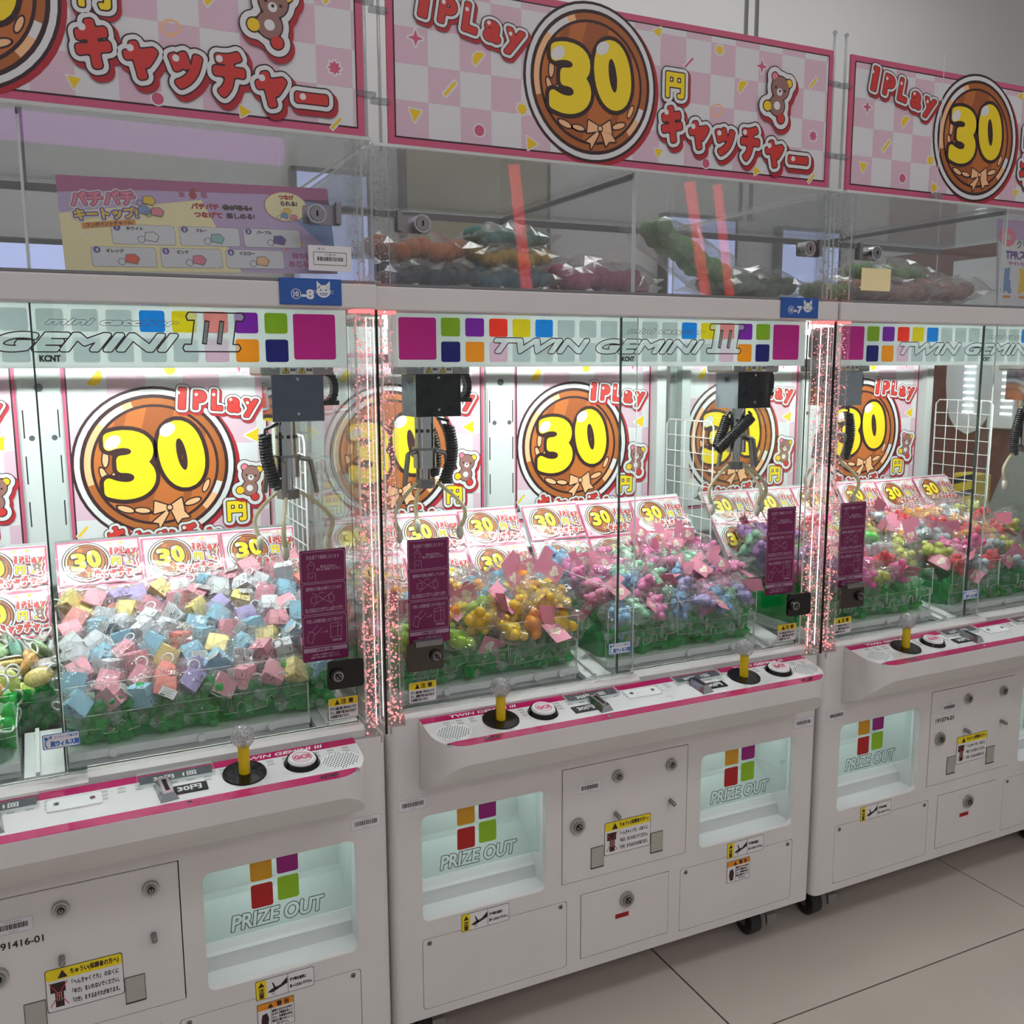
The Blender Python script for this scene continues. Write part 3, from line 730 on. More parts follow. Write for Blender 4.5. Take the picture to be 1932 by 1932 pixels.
    for x, u0 in ((0.185, 0), (0.815, 0)):
        q = Print(); q.text('TWIN GEMINI III', (0, 0), 0.008, [(0.0004, 'ink_white', 0, (0, 0))], width=0.13, shear=0.2)
        o = q.build('panel_lettering', mach); o.location = (x, -0.0095, ZT(-0.0095)+0.0018); o.rotation_euler = (R(-80), 0, 0)
        q = Print(); q.text('KCNT', (0, 0), 0.009, [(0.0006, 'ink_black', 0, (0, 0))], width=0.030)
        o = q.build('maker_lettering', mach); o.location = (0.165 if x < .5 else 0.87, -0.095, ZT(-0.095)+0.0018); o.rotation_euler = (R(-80), 0, 0)
    for sx in (0.107, 0.898):
        g = MB(); g.prism([(sx+0.032*math.cos(2*math.pi*i/24), -0.058+0.024*math.sin(2*math.pi*i/24)) for i in range(24)], 'z', 0.0012, 0.0016, 'white_plastic')
        for i in range(-6, 7):
            for j in range(-5, 6):
                x, y = i*0.0048+(0.0024 if j % 2 else 0), j*0.0042
                if (x/0.029)**2+(y/0.0215)**2 < 1: g.box(sx+x-0.001, sx+x+0.001, -0.058+y-0.001, -0.058+y+0.001, 0.0016, 0.0018, 'gap_dark')
        onpanel('speaker_grille', g)
    for jx in (0.203, 0.748):
        j = MB().cyl((jx, -0.045, 0.0), (jx, -0.045, 0.046), 0.0088, 0.0088, 18, 'yellow_plastic')
        j.v = [(x, y, ZT(-0.045)+z) for x, y, z in j.v]; js = part(j, 'joystick')
        k = MB().cyl((jx, -0.045, ZT(-0.045)+0.0014), (jx, -0.04536, ZT(-0.045)+0.0034), 0.034, 0.033, 32, 'black_gloss'); part(k, 'dust_washer', parent=js)
        bm = bmesh.new(); bmesh.ops.create_icosphere(bm, subdivisions=2, radius=0.0195)
        for v in bm.verts: v.co = v.co*(1+rnd.uniform(-.05, .02)) + Vector((jx, -0.045, ZT(-0.045)+0.062))
        k = MB(); k.bm(bm, 'knob_crystal')
        bm = bmesh.new(); bmesh.ops.create_icosphere(bm, subdivisions=2, radius=0.013)
        for v in bm.verts: v.co = v.co*(1+rnd.uniform(-.16, .12)) + Vector((jx, -0.045, ZT(-0.045)+0.063))
        k.bm(bm, 'knob_crystal')
        k.cyl((jx, -0.045, ZT(-0.045)+0.045), (jx, -0.045, ZT(-0.045)+0.053), 0.0042, 0.0042, 10, 'lock_chrome'); part(k, 'crystal_knob', parent=js)
    for bx in (0.288, 0.838):
        z = ZT(-0.045); b = MB().cyl((bx, -0.045, z+.001), (bx, -0.0463, z+0.008), 0.029, 0.025, 32, 'black_gloss'); bt = part(b, 'play_button')
        part(MB().cyl((bx, -0.0463, z+0.008), (bx, -0.0469, z+0.0115), 0.0225, 0.0205, 32, 'white_plastic'), 'button_cap', parent=bt)
        q = Print(); q.arc((0, 0), .0142, .0155, 0, 360, 'ink_border', 0, 24); q.text('GO!', (0, 0), .010, [(.001, 'ink_border', 1, (0, 0))]); q.arc((0, 0), .0105, .0112, 20, 160, 'ink_border', 0); q.arc((0, 0), .0105, .0112, 200, 340, 'ink_border', 0)
        o = q.build('button_print', bt); o.location = (bx, -0.0470, z+0.0118); o.rotation_euler = (R(-80), 0, 0)
    for px_, sx_, dx_ in ((0.370, 0.402, 0.405), (0.664, 0.631, 0.650)):
        b = MB().box(-0.026, 0.026, -0.0105, 0.0105, 0, 0.0018, 'black'); o = part(b, 'price_label'); o.location = (px_, -0.058, ZT(-0.058)+0.0012); o.rotation_euler = (R(10), 0, 0)
        q = Print(); q.text('30円', (0, 0), .012, [(.0006, 'ink_white', 0, (0, 0))], width=.034); t = q.build('price_lettering', o); t.location = (0, 0, 0.0021); t.rotation_euler = (R(-90), 0, 0)
        k = MB(); h = 0.017
        h = 0.011
        vs = [(-.0135, -.026, 0), (.0135, -.026, 0), (.0135, .026, 0), (-.0135, .026, 0), (-.0075, -.020, h), (.0075, -.020, h), (.0075, .024, h), (-.0075, .024, h)]
        k.add(vs, [(0, 1, 5, 4), (1, 2, 6, 5), (2, 3, 7, 6), (3, 0, 4, 7), (4, 5, 6, 7)], 'chrome'); k.box(-.003, .003, -.012, .018, h, h+.0004, 'gap_dark')
        o = part(k, 'coin_slot'); o.location = (sx_, -0.055, ZT(-0.055)+0.001); o.rotation_euler = (R(10), 0, R(6))
        b = MB(); b.prism(rrect(-.056, .056, -.0165, .0165, .004, 3), 'z', 0.0002, 0.005, 'acrylic', 'edge_acrylic'); o = part(b, 'display_cover'); o.location = (dx_, -0.018, ZT(-0.018)+0.0016); o.rotation_euler = (R(10), 0, 0)
        q = Print(); q.rrect(-.053, -.013, .053, .011, .002, 'smoke_grey', 0); q.text('30円  1回', (-.002, -.001), .011, [(.0004, 'ink_white', 1, (0, 0))], width=.062)
        t = q.build('price_display', o); t.location = (0, 0, 0.0010); t.rotation_euler = (R(-90), 0, 0)
    b = MB(); b.prism(rrect(-.037, .037, -.014, .014, .003, 3), 'z', 0, .0022, 'white_plastic')
    o = part(b, 'service_plate'); o.location = (0.507, -0.040, ZT(-0.040)+0.0012); o.rotation_euler = (R(10), 0, 0)
    for sx in (-.024, .024): k = MB().cyl((sx, 0.002, .0022), (sx, 0.002, .0032), .0042, .0036, 12, 'chrome').box(sx-.0025, sx+.0025, .0016, .0024, .0032, .0034, 'gap_dark'); part(k, 'screw', parent=o)
    k = MB()
    for sx in (0.085, 0.40, 0.66, 0.915): k.cyl((sx, -0.093, ZT(-0.093)+0.0012), (sx, -0.093, ZT(-0.093)+0.0024), .0036, .003, 12, 'chrome')
    part(k, 'panel_screws', 'stuff')
    # glass rails, panes, pillars
    part(MB().prism([(0.0, 0.63), (0.0, 0.641), (0.010, 0.647), (0.035, 0.647), (0.035, 0.63)], 'x', 0.040, 0.528, 'white_steel'), 'glass_rail')
    part(MB().prism([(0.014, 0.63), (0.014, 0.642), (0.024, 0.648), (0.048, 0.648), (0.048, 0.63)], 'x', 0.528, 0.962, 'white_steel'), 'glass_rail')
    part(MB().box(0.040, 0.528, 0.0275, 0.0315, 0.647, 1.346, 'glass', 'edge_acrylic', 'y'), 'glass_pane')
    part(MB().box(0.500, 0.958, 0.0400, 0.0440, 0.648, 1.346, 'glass', 'edge_glass', 'y'), 'glass_pane')
    part(MB().box(0.4975, 0.500, 0.0395, 0.0445, 0.648, 1.346, 'edge_glass'), 'pane_edge_strip')
    for x in (0.024, 0.972): part(MB().box(x, x+0.004, 0.045, 0.60, 0.640, 1.346, 'glass', 'edge_acrylic', 'x'), 'side_pane')
    for x0, x1, tx in ((0.007, 0.039, None), (0.961, 0.993, 0.9935)):
        p = part(MB().box(x0, x1, 0.002, 0.040, 0.632, 1.345, 'pillar_acrylic').box(x0+0.011, x1-0.011, 0.013, 0.029, 0.634, 1.343, 'pillar_acrylic'), 'light_pillar')
        part(MB().box(x0, x1, 0.002, 0.040, 1.3415, 1.3455, 'led_red'), 'pillar_led', parent=p)
        q = MB()
        for i in range(640):
            z = 0.634+0.70*rnd.random(); r_ = rnd.choice((.0009, .0011, .0014, .0020))*(1.25-0.35*(z-.63)/.7)
            x = rnd.uniform(x0+.003, x1-.003); y = rnd.uniform(.005, .036)
            q.ball((x, y, z), r_, 'bubble_lit', 6, 4)
        part(q, 'bubbles', 'stuff', p)
    part(MB().box(0.9940, 0.9975, 0.000, 0.004, 0.632, 1.345, 'black'), 'edge_trim')
    # locks on the panes
    k = part(MB().prism(rrect(0.044, 0.112, 0.726, 0.776, .004, 3), 'y', -0.002, 0.004, 'dark_steel').box(0.060, 0.110, -0.004, 0.010, 0.770, 0.780, 'steel'), 'pane_lock_plate')
    lock(0.097, 0.751, k, .0115, -0.002, 'dark_steel', 's')
    k = part(MB().prism(rrect(0.896, 0.958, 0.726, 0.774, .006, 3), 'y', -0.002, 0.004, 'black_gloss'), 'pane_lock_plate')
    lock(0.912, 0.750, k, .0135, -0.002, 'black', 's')
    # stickers on the glass
    for x0, y in ((0.058, 0.0268), (0.866, 0.0393)):
        P = Print(); wd, h, z0 = 0.078, 0.190, 0.766
        P.rrect(x0, z0, x0+wd, z0+h, .003, 'ink_purple', 0)
        for a, b_ in ((.715, .985), (.425, .700), (.135, .410)):
            pts = rrect(x0+.002, x0+wd-.002, z0+h*a, z0+h*b_, .004, 4); P.line(pts+[pts[0]], .0009, 'ink_stickergrey', 1, False)
        P.rect(x0+.002, z0+h*.085, x0+wd-.002, z0+h*.122, 'ink_stickergrey', 1)
        for s, zz, hh, ww in (('完全落下で獲得になります', .935, .007, .056), ('獲得後の交換はお断りしています', .655, .0065, .060), ('手直しは初期位置とさせて頂きます', .365, .0065, .062), ('初期位置', .175, .004, .016),
                              ('景品が完全に', .850, .0045, .028), ('落ちると獲得になります。', .825, .0045, .042), ('新しい商品の出ていない物等やアームが届かない位置に', .475, .0034, .064), ('商品は係員又はスタッフをお呼びください。', .455, .0034, .064),
                              ('お客様へお願い', .103, .0042, .030), ('SNS等への投稿を目的とした', .060, .0036, .044), ('動画や写真の撮影はご遠慮ください。', .035, .0036, .050)):
            xx = x0+wd*.5 if hh > .006 or ww > .055 or zz < .11 else (x0+wd*.62 if zz > .5 else x0+wd*.76)
            P.text(s, (xx, z0+h*zz), hh, [(.0001, 'ink_stickergrey' if abs(zz-.103) > .01 else 'ink_purple', 2, (0, 0))], width=ww)
        L_ = lambda pts: P.line([(x0+wd*p[0], z0+h*p[1]) for p in pts], .0007, 'ink_stickergrey', 2, False)
        L_([(.16, .85), (.18, .88), (.22, .895), (.26, .895), (.30, .88), (.32, .85), (.28, .82)]); L_([(.16, .85), (.2, .82)]); L_([(.2, .87), (.28, .87)]); L_([(.24, .895), (.24, .91)])
        L_([(.17, .73), (.17, .795), (.2, .80), (.3, .80), (.33, .795), (.33, .73)]); L_([(.2, .77), (.25, .75), (.29, .78)])
        L_([(.25, .50), (.70, .62)]); L_([(.25, .62), (.70, .50)]); L_([(.22, .53), (.22, .58), (.3, .585), (.34, .58), (.33, .53), (.22, .53)]); L_([(.62, .53), (.60, .58), (.66, .60), (.72, .58), (.72, .53), (.62, .53)])
        L_([(.38, .60), (.44, .62), (.52, .615)]); L_([(.10, .19), (.16, .28), (.27, .255), (.21, .165), (.10, .19)]); L_([(.2, .265), (.34, .33)]); L_([(.28, .24), (.44, .30)]); L_([(.42, .255), (.56, .265)]); L_([(.53, .275), (.56, .265), (.53, .25)])
        L_([(.62, .20), (.62, .325), (.82, .335), (.86, .32), (.86, .205), (.62, .20)]); L_([(.62, .295), (.86, .305)]); L_([(.78, .20), (.78, .33)])
        o = P.build('instruction_sticker', mach); o.location.y = y
    for x0, y in ((0.056, 0.0268), (0.906, 0.0393)):
        P = Print(); wd, h, z0 = 0.052, 0.038, 0.6585
        P.rrect(x0-.0006, z0-.0006, x0+wd+.0006, z0+h+.0006, .003, 'ink_black', 0); P.rrect(x0, z0, x0+wd, z0+h, .003, 'ink_white', 1); P.rrect(x0+.0005, z0+h*.64, x0+wd-.0005, z0+h-.0005, .003, 'ink_caution', 2)
        P.poly([(x0+.011, z0+h*.68), (x0+.020, z0+h*.68), (x0+.0155, z0+h*.93)], 'ink_black', 3); P.text('注 意', (x0+.033, z0+h*.81), .0085, [(.0003, 'ink_black', 3, (0, 0))], width=.022)
        for i, s in enumerate(('ガラス面を強く叩かないで下', 'さい。破損や思わぬけがをす', 'る危険があります。')): P.text(s, (x0+.003, z0+h*(.50-.18*i)), .0055, [(.0002, 'ink_black', 3, (0, 0))], width=.045 if i < 2 else .033, anchor='l')
        o = P.build('glass_caution_sticker', mach); o.location.y = y
    P = Print(); x0, z0, wd, h = 0.470, 0.692, 0.051, 0.023
    P.rrect(x0, z0, x0+wd, z0+h, .002, 'ink_virus', 0); P.rrect(x0+.001, z0+.001, x0+wd-.001, z0+h-.001, .002, 'ink_white', 1)
    P.text('抗ウィルス剤', (x0+.030, z0+.0075), .0085, [(.0005, 'ink_virus', 2, (0, 0))], width=.038); P.text('コーティング施工済', (x0+.032, z0+.0175), .0042, [(.0001, 'ink_virus', 2, (0, 0))], width=.032)
    star(P, (x0+.005, z0+.017), .003, 'ink_virus', 2); star(P, (x0+.0115, z0+.018), .0025, 'ink_virus', 2); P.arc((x0+.012, z0+.009), .0075, .009, 110, 230, 'ink_virus', 2)
    o = P.build('coating_sticker', mach); o.location.y = 0.0268
    # header, beam, back wall
    hd = part(MB().box(0.040, 0.960, 0.050, 0.053, 1.2545, 1.346, 'hd_white'), 'header_banner')
    row1 = ['lime', 'purple', 'red', 'yellow', 'cyan']+['grey']*6+['cyan', 'yellow', 'red', 'purple', 'lime']
    row2 = ['navy', 'gold', 'rose']+['grey']*10+['rose', 'gold', 'navy']
    def hsq(x0, x1, z0, z1, c):
        MB().prism(rrect(x0, x1, z0, z1, .004, 3), 'y', 0.0494, 0.0499, 'hd_'+c).build('colour_tile', hd)
    hsq(0.0585, 0.127, 1.267, 1.339, 'pink'); hsq(0.873, 0.9415, 1.267, 1.339, 'pink')
    for i in range(16):
        x = 0.136+i*0.04613
        hsq(x, x+0.036, 1.3075, 1.3395, row1[i]); hsq(x, x+0.036, 1.263, 1.2985, row2[i])
    P = Print()
    def outl(s, c, h, wd, sh=0.35): P.text(s, c, h, [((.0024, .0041), 'ink_black', 1, (0, 0)), (.0024, 'hd_white', 0, (0, 0))], width=wd, shear=sh)
    outl('TWIN GEMINI', (0.467, 1.292), 0.0225, 0.455)
    out = [(-.040, .018), (-.030, .018), (-.036, -.018), (-.046, -.018), (-.049, -.024), (-.046, -.029), (.034, -.029), (.038, -.024), (.035, -.018), (.026, -.018), (.032, .018), (.042, .018), (.046, .024), (.042, .030), (-.038, .030), (-.042, .024)]
    P.poly([(0.752+p[0], 1.308+p[1]) for p in out], 'hd_white', 0)
    P.line([(0.752+p[0], 1.308+p[1]) for p in out+out[:1]], .0020, 'ink_black', 1)
    for x in (-.014, .008): P.line([(0.752+x-.003, 1.290), (0.752+x+.003, 1.326)], .0075, 'ink_black', 1, False)
    for x in (-.014, .008): P.line([(0.752+x-.0026, 1.292), (0.752+x+.0026, 1.324)], .0048, 'hd_grey', 3, False)
    P.text('mini catcher', (0.608, 1.3215), 0.0080, [((.0010, .0017), 'ink_grey', 1, (0, 0))], width=0.180, shear=0.35)
    P.text('KCNT', (0.520, 1.2685), 0.0085, [(.0006, 'ink_black', 1, (0, 0))], width=0.027)
    o = P.build('header_lettering', hd); o.location.y = 0.0492
    part(MB().cbox(0.003, 0.997, -0.003, 0.618, 1.346, 1.385, 'white_steel', r=0.003), 'top_beam')
    part(MB().box(0.012, 0.988, 0.606, 0.614, 0.63, 1.346, 'white_inner'), 'back_wall')
    for x0, x1 in ((0.028, 0.056), (0.944, 0.972)): part(MB().box(x0, x1, 0.575, 0.606, 0.63, 1.346, 'white_inner'), 'corner_post')
    c = MB().box(0.462, 0.538, 0.594, 0.606, 0.63, 1.346, 'white_inner').box(0.464, 0.536, 0.590, 0.594, 0.63, 1.205, 'white_inner')
    for x in (0.469, 0.531):
        for z0, z1 in ((1.12, 1.175), (1.03, 1.085), (0.945, 0.995)): c.box(x-.0012, x+.0012, 0.5895, 0.5902, z0, z1, 'gap_dark')
    for x, z, r_ in ((0.482, 1.12, .0055), (0.522, 1.12, .0055), (0.500, 1.218, .008)): c.cyl((x, 0.5895 if z < 1.2 else 0.5935, z), (x, 0.591, z), r_, r_, 16, 'smoke_grey')
    part(c, 'centre_post')
    part(MB().cyl((0.09, 0.218, 1.335), (0.91, 0.218, 1.335), 0.009, None, 10, 'tube_light'), 'light_tube')
    for x in (0.0100, 0.9890): part(MB().box(x, x+.0009, 0.0355, 0.0380, 0.64, 1.335, 'pillar_fill'), 'pillar_fill')  # glowing strips added inside the pillars to brighten the bed fronts
    for y in (0.10, 0.44): part(MB().box(0.04, 0.96, y, y+0.014, 1.262, 1.276, 'steel'), 'gantry_rail')
    # acrylic divider between the two bins, chute boards and bed trays
    part(MB().box(0.4985, 0.5015, 0.050, 0.40, 0.64, 0.815, 'acrylic', 'edge_acrylic', 'x'), 'bin_divider')
    for x0, x1, y1 in ((0.437, 0.497, 0.20), (0.887, 0.965, 0.20)):
        part(MB().prism([(0.062, 0.632), (0.062, 0.640), (y1, 0.662), (y1, 0.632)], 'x', x0+.004, x1, 'white_plastic').prism([(0.062, 0.6405), (0.062, 0.646), (y1, 0.668), (y1, 0.6625)], 'x', x0+.020, x0+.026, 'white_plastic'), 'chute_board')
    for x0, x1 in ((0.040, 0.436), (0.503, 0.886)):
        part(MB().box(x0, x1, 0.094, 0.40, 0.6305, 0.655, 'white_plastic').box(x0, x1, 0.086, 0.094, 0.643, 0.656, 'white_plastic'), 'tray_base')
        for i, kx in enumerate((0.11, 0.245, 0.30, 0.355) if x0 < .3 else (0.065, 0.20, 0.315)):
            part(MB().cyl((x0+kx, 0.086, 0.650), (x0+kx, 0.078, 0.650), .0075, .007, 16, 'white_plastic'), 'roller')
    # acrylic tray fronts and stepped guard plates, screwed through slots
    for x0, x1, cut in ((0.040, 0.436, 0.196), (0.503, 0.886, 0.676)):
        part(MB().box(x0, x1, 0.0905, 0.0930, 0.652, 0.712, 'acrylic', 'edge_acrylic', 'y'), 'tray_front')
        part(MB().box(x1-.0025, x1, 0.0935, 0.2030, 0.652, 0.712, 'acrylic', 'edge_acrylic', 'x'), 'tray_side')
        part(MB().box(x1+.001, 0.497 if x0 < .3 else 0.968, 0.2035, 0.2060, 0.640, 0.712, 'acrylic', 'edge_acrylic', 'y'), 'tray_back_front')
        for a, c in ((x0+.002, cut-.002), (cut+.001, x1-.001)):
            w = c-a; h1 = a+w*.36; h2 = a+w*.78; low, mid, top = .6815, .690, .764
            ol = [(a, mid+.002), (h1-.012, mid), (h1-.010, low), (h1+.011, low), (h1+.013, low+.014), (h1+.018, low+.018), (h1+.024, low+.014), (h1+.026, low-.0005), (h2-.027, low+.0035), (h2-.025, low+.017), (h2-.019, low+.021), (h2-.014, low+.017), (h2-.012, low+.004), (h2+.011, low+.004), (h2+.013, mid+.006), (c, mid+.010), (c, top), (a, top)]
            slots = [[(h-.0018, low+.005), (h+.0018, low+.005), (h+.0018, low+.036), (h, low+.038), (h-.0018, low+.036)] for h in (h1, h2)]
            gp = part(MB().holed(ol, slots, 0.0855, 0.0880, 'acrylic', 'edge_acrylic', 'edge_acrylic'), 'guard_plate')
            for h in (h1, h2): part(MB().cyl((h, 0.0855, low+.007), (h, 0.083, low+.007), .0042, .0034, 12, 'steel').box(h-.002, h+.002, .0826, .0831, low+.0066, low+.0074, 'gap_dark'), 'screw', parent=gp)
    # casters
    for cx, cy in ((0.09, 0.10), (0.905, 0.10), (0.09, 0.53), (0.905, 0.53)):
        k = MB()
        k.cyl((cx-.014, cy, -0.028), (cx+.014, cy, -0.028), .032, .032, 28, 'rubber').cyl((cx-.0155, cy, -0.028), (cx+.0155, cy, -0.028), .024, .024, 24, 'black').cyl((cx-.017, cy, -0.028), (cx+.017, cy, -0.028), .011, .009, 12, 'steel')
        wh = part(k, 'caster')
        part(MB().box(cx-.022, cx+.022, cy-.018, cy+.022, 0.030, 0.053, 'steel').box(cx-.021, cx-.018, cy-.012, cy+.012, -0.034, 0.032, 'steel').box(cx+.018, cx+.021, cy-.012, cy+.012, -0.034, 0.032, 'steel'), 'fork', parent=wh)
        part(MB().prism([(cy-.030, 0.030), (cy-.060, 0.012), (cy-.062, -0.010), (cy-.056, -0.010), (cy-.052, 0.010), (cy-.026, 0.024)], 'x', cx+.004, cx+.030, 'steel'), 'brake_pedal', parent=wh)
clear('knob_crystal', (238, 240, 242), base=0.16, edge=0.7, rough=0.04, haze=0.10, power=2.0, bump=1.0, bscale=160, crease_glint=0.65, cscale=210, cwidth=0.055)
build_machine()
mach.matrix_world = MM['B']
remember(mach)
machA = copy_tree(mach); machA.matrix_world = MM['A']; machA['label'] = 'left white twin claw machine cut off by the photo edge, bins of keycap charms'
machC = copy_tree(mach); machC.matrix_world = MM['C']; machC['label'] = 'right white twin claw machine beyond the middle one, open floor below its casters'
for m_, s, x in ((machA, '191416-01', 0.42), (machC, '191074-01', 0.40)):
    q = Print(); q.text(s, (x, 0.412), .0105, [(.0003, 'ink_black', 0, (0, 0))], width=.062); o = q.build('serial_lettering', m_); o.location.y = -0.0024

# ------------------------------------------------------------------ signs on top
def build_sign():
    root = thing('signboard', 'pink check signboard reading 1Play 30 yen catcher above the middle machine', 'sign', 'signboards over the machines')
    W_, H_ = 0.952, 0.268
    MB().box(0, W_, 0.0, 0.005, 0, H_, 'ink_border').build('board', root)
    P = Print(); b = 0.0135
    P.rect(b-.0025, b-.0025, W_-b+.0025, H_-b+.0025, 'ink_black', 1)
    checker(P, W_-2*b, H_-2*b, 0.0575, 2, b, b, 0)
    for k, x, y, s in (('spark', .05, .170, .024), ('half', .165, .150, .022), ('bar', .110, .098, .026), ('sun', .245, .080, .022), ('trid', .047, .050, .022), ('dot', .163, .036, .022), ('tri', .265, .024, .022),
                       ('tril', .522, .245, .018), ('trid', .530, .032, .018), ('barr', .595, .200, .026), ('half', .725, .170, .022), ('curl', .662, .118, .032), ('sun', .665, .232, .020), ('spark', .768, .215, .024), ('bar', .90, .20, .022), ('rsun', .905, .098, .022), ('dot', .64, .022, .02), ('tri', .765, .018, .018), ('bar', .905, .015, .02)):
        confetti(P, k, (x, y), s, 4)
    o = P.build('check_print', root); o.location.y = -0.0002
    P = Print(); coin(P, (0.384, 0.139), 0.137, 0); o = P.build('coin_print', root); o.location.y = -0.0010
    P = Print()
    oneplay(P, (0.150, 0.212), 0.205, 0.060, 0, R(-10)); yen(P, (0.563, 0.155), 0.062, 0); katakana(P, (0.712, 0.085), 0.37, 0.082, 0, 0.030)
    o = P.build('lettering', root); o.location.y = -0.0034
    P = Print(); bear(P, (0.808, 0.158), 0.095, 0, R(-12)); o = P.build('bear_print', root); o.location.y = -0.0046
    for x in (-0.012, W_+0.004):
        p = MB().cyl((x, 0.004, -0.012), (x, 0.004, 0.300), .0028, None, 10, 'acrylic_rod').ball((x, 0.004, 0.304), .0048, 'acrylic_rod', 10, 6).build('pole', root)
        for z in (0.06, 0.20): MB().cbox(x-.016, x+.016, -.004, .010, z, z+.010, 'acrylic_rod', r=.003).build('clip', p)
    return root
clear('acrylic_rod', (225, 228, 230), base=0.12, edge=0.6, haze=0.18, hazecol=(215, 215, 215))
sg = build_sign(); sg.matrix_world = at('B', 0.047, 0.045, 1.6195); remember(sg)
s2 = copy_tree(sg); s2.matrix_world = at('A', 0.047, 0.045, 1.6195); s2['label'] = 'pink check signboard over the left machine, coin cut off by the photo edge'
s3 = copy_tree(sg); s3.matrix_world = at('C', 0.047, 0.045, 1.6195); s3['label'] = 'pink check signboard over the right machine, its right half outside the photo'

# ------------------------------------------------------------------ acrylic storage cases on the beams
def build_case():
    root = thing('storage_case', 'clear acrylic storage case with bagged braids, on top of the middle machine', 'display case', 'storage cases on the machines')
    z0, z1 = 0.0, 0.218
    MB().box(0.030, 0.500, 0.000, 0.004, z0+.004, z1, 'acrylic_case', 'edge_acrylic', 'y').build('front_door', root)
    MB().box(0.502, 0.970, 0.000, 0.004, z0+.004, z1, 'acrylic_case', 'edge_acrylic', 'y').build('front_door', root)
    MB().box(0.010, 0.990, 0.600, 0.604, z0, z1, 'acrylic_case', 'edge_acrylic', 'y').build('back_sheet', root)
    for x in (0.010, 0.986): MB().box(x, x+.004, 0.034, 0.600, z0, z1, 'acrylic_case', 'edge_acrylic', 'x').build('side_sheet', root)
    MB().box(0.5, 0.504, 0.010, 0.600, z0, z1-.004, 'acrylic_case', 'edge_acrylic', 'x').build('divider_sheet', root)
    MB().box(0.006, 0.994, -0.004, 0.606, z1, z1+.005, 'acrylic_case', 'edge_acrylic', 'z').build('top_sheet', root)
    MB().box(0.006, 0.994, -0.003, 0.004, z0, z0+.004, 'edge_case').build('bottom_strip', root)
    MB().box(0.010, 0.990, 0.590, 0.600, z1-.014, z1, 'edge_case').build('rear_rail', root)
    MB().box(0.500, 0.508, 0.010, 0.590, z1-.010, z1-.001, 'edge_case').build('roof_rail', root)
    for x0 in (0.008, 0.960):
        p = MB().box(x0, x0+.032, 0.001, 0.033, z0, z1, 'acrylic_case').box(x0+.010, x0+.022, 0.011, 0.023, z0, z1, 'acrylic_case').build('corner_post', root)
        q = MB()
        for i in range(90): q.ball((rnd.uniform(x0+.003, x0+.029), rnd.uniform(.004, .03), rnd.uniform(.004, .21)), rnd.choice((.001, .0014, .002)), 'bubble_dim', 6, 4)
        q.build('bubbles', p)['kind'] = 'stuff'
        MB().box(x0+.002, x0+.03, .003, .031, -.0005, .0005, 'led_red').build('post_led', p)
    for x, sgn in ((0.081, 1), (0.900, -1)):
        z = 0.100; k = MB().prism(rrect(x-.012*sgn-.03, x-.012*sgn+.03, z-.014, z+.014, .004, 3), 'y', -.003, 0, 'steel').box(x-.036*sgn-.004, x-.036*sgn+.004, -.012, -.003, z-.012, z+.020, 'steel').build('hasp', root)
        MB().cyl((x, -.003, z), (x, -.020, z), .015, .0145, 24, 'chrome').cyl((x, -.020, z), (x, -.0215, z), .012, .011, 20, 'steel').box(x-.0012, x+.0012, -.0222, -.0214, z-.004, z+.004, 'gap_dark').build('lock', k)
    return root
mat('edge_case', (150, 150, 152), 0.3, trans=0.3)
cs = build_case(); cs.matrix_world = at('B', 0, 0.002, 1.3855); remember(cs)
c2 = copy_tree(cs); c2.matrix_world = at('A', 0, 0.002, 1.3855); c2['label'] = 'clear acrylic storage case with a keycap charm poster, on top of the left machine'
c3 = copy_tree(cs); c3.matrix_world = at('C', 0, 0.002, 1.3855); c3['label'] = 'clear acrylic storage case with a blank note on its door, on the right machine'

# number plates on the beams
def number_plate(m, x, num):
    o = thing('number_plate', 'blue plate reading 10-%s with a white cat face, on the %s' % (num, WHERE[m]), 'sign', 'blue number plates', at(m, x, -0.004, 1.350))
    MB().cbox(0, 0.097, -0.002, 0.001, 0, 0.040, 'ink_tagblue', r=.0008, seg=1).build('plate', o)
    P = Print(); P.arc((.025, .016), .0068, .0078, 0, 360, 'ink_white', 0, 20); P.text('10', (.025, .016), .0075, [(.0004, 'ink_white', 0, (0, 0))], width=.0075)
    P.text('-%s' % num, (.043, .016), .013, [(.0010, 'ink_white', 0, (0, 0))], width=.018)
    c = (.068, .021); P.disc(c, .0105, 'ink_white', 0, 20, 1.05, .92); P.poly([(c[0]-.0105, c[1]+.002), (c[0]-.003, c[1]+.009), (c[0]-.0105, c[1]+.016)], 'ink_white', 0); P.poly([(c[0]+.0105, c[1]+.002), (c[0]+.003, c[1]+.009), (c[0]+.0105, c[1]+.016)], 'ink_white', 0)
    for s in (-1, 1):
        P.disc((c[0]+s*.004, c[1]+.002), .0013, 'ink_tagblue', 1, 8)
        for k in (-.002, .0005): P.line([(c[0]+s*.011, c[1]+k), (c[0]+s*.016, c[1]+k*1.6)], .0006, 'ink_white', 0, False)
    P.line([(c[0]-.006, c[1]-.003), (c[0]-.003, c[1]-.006), (c[0]+.003, c[1]-.006), (c[0]+.006, c[1]-.003), (c[0]-.006, c[1]-.003)], .0009, 'ink_tagblue', 1); P.line([(c[0], c[1]-.003), (c[0], c[1]-.006)], .0006, 'ink_tagblue', 1)
    q = P.build('plate_print', o); q.location.y = -0.0022
number_plate('A', 0.841, '8'); number_plate('B', 0.843, '7')

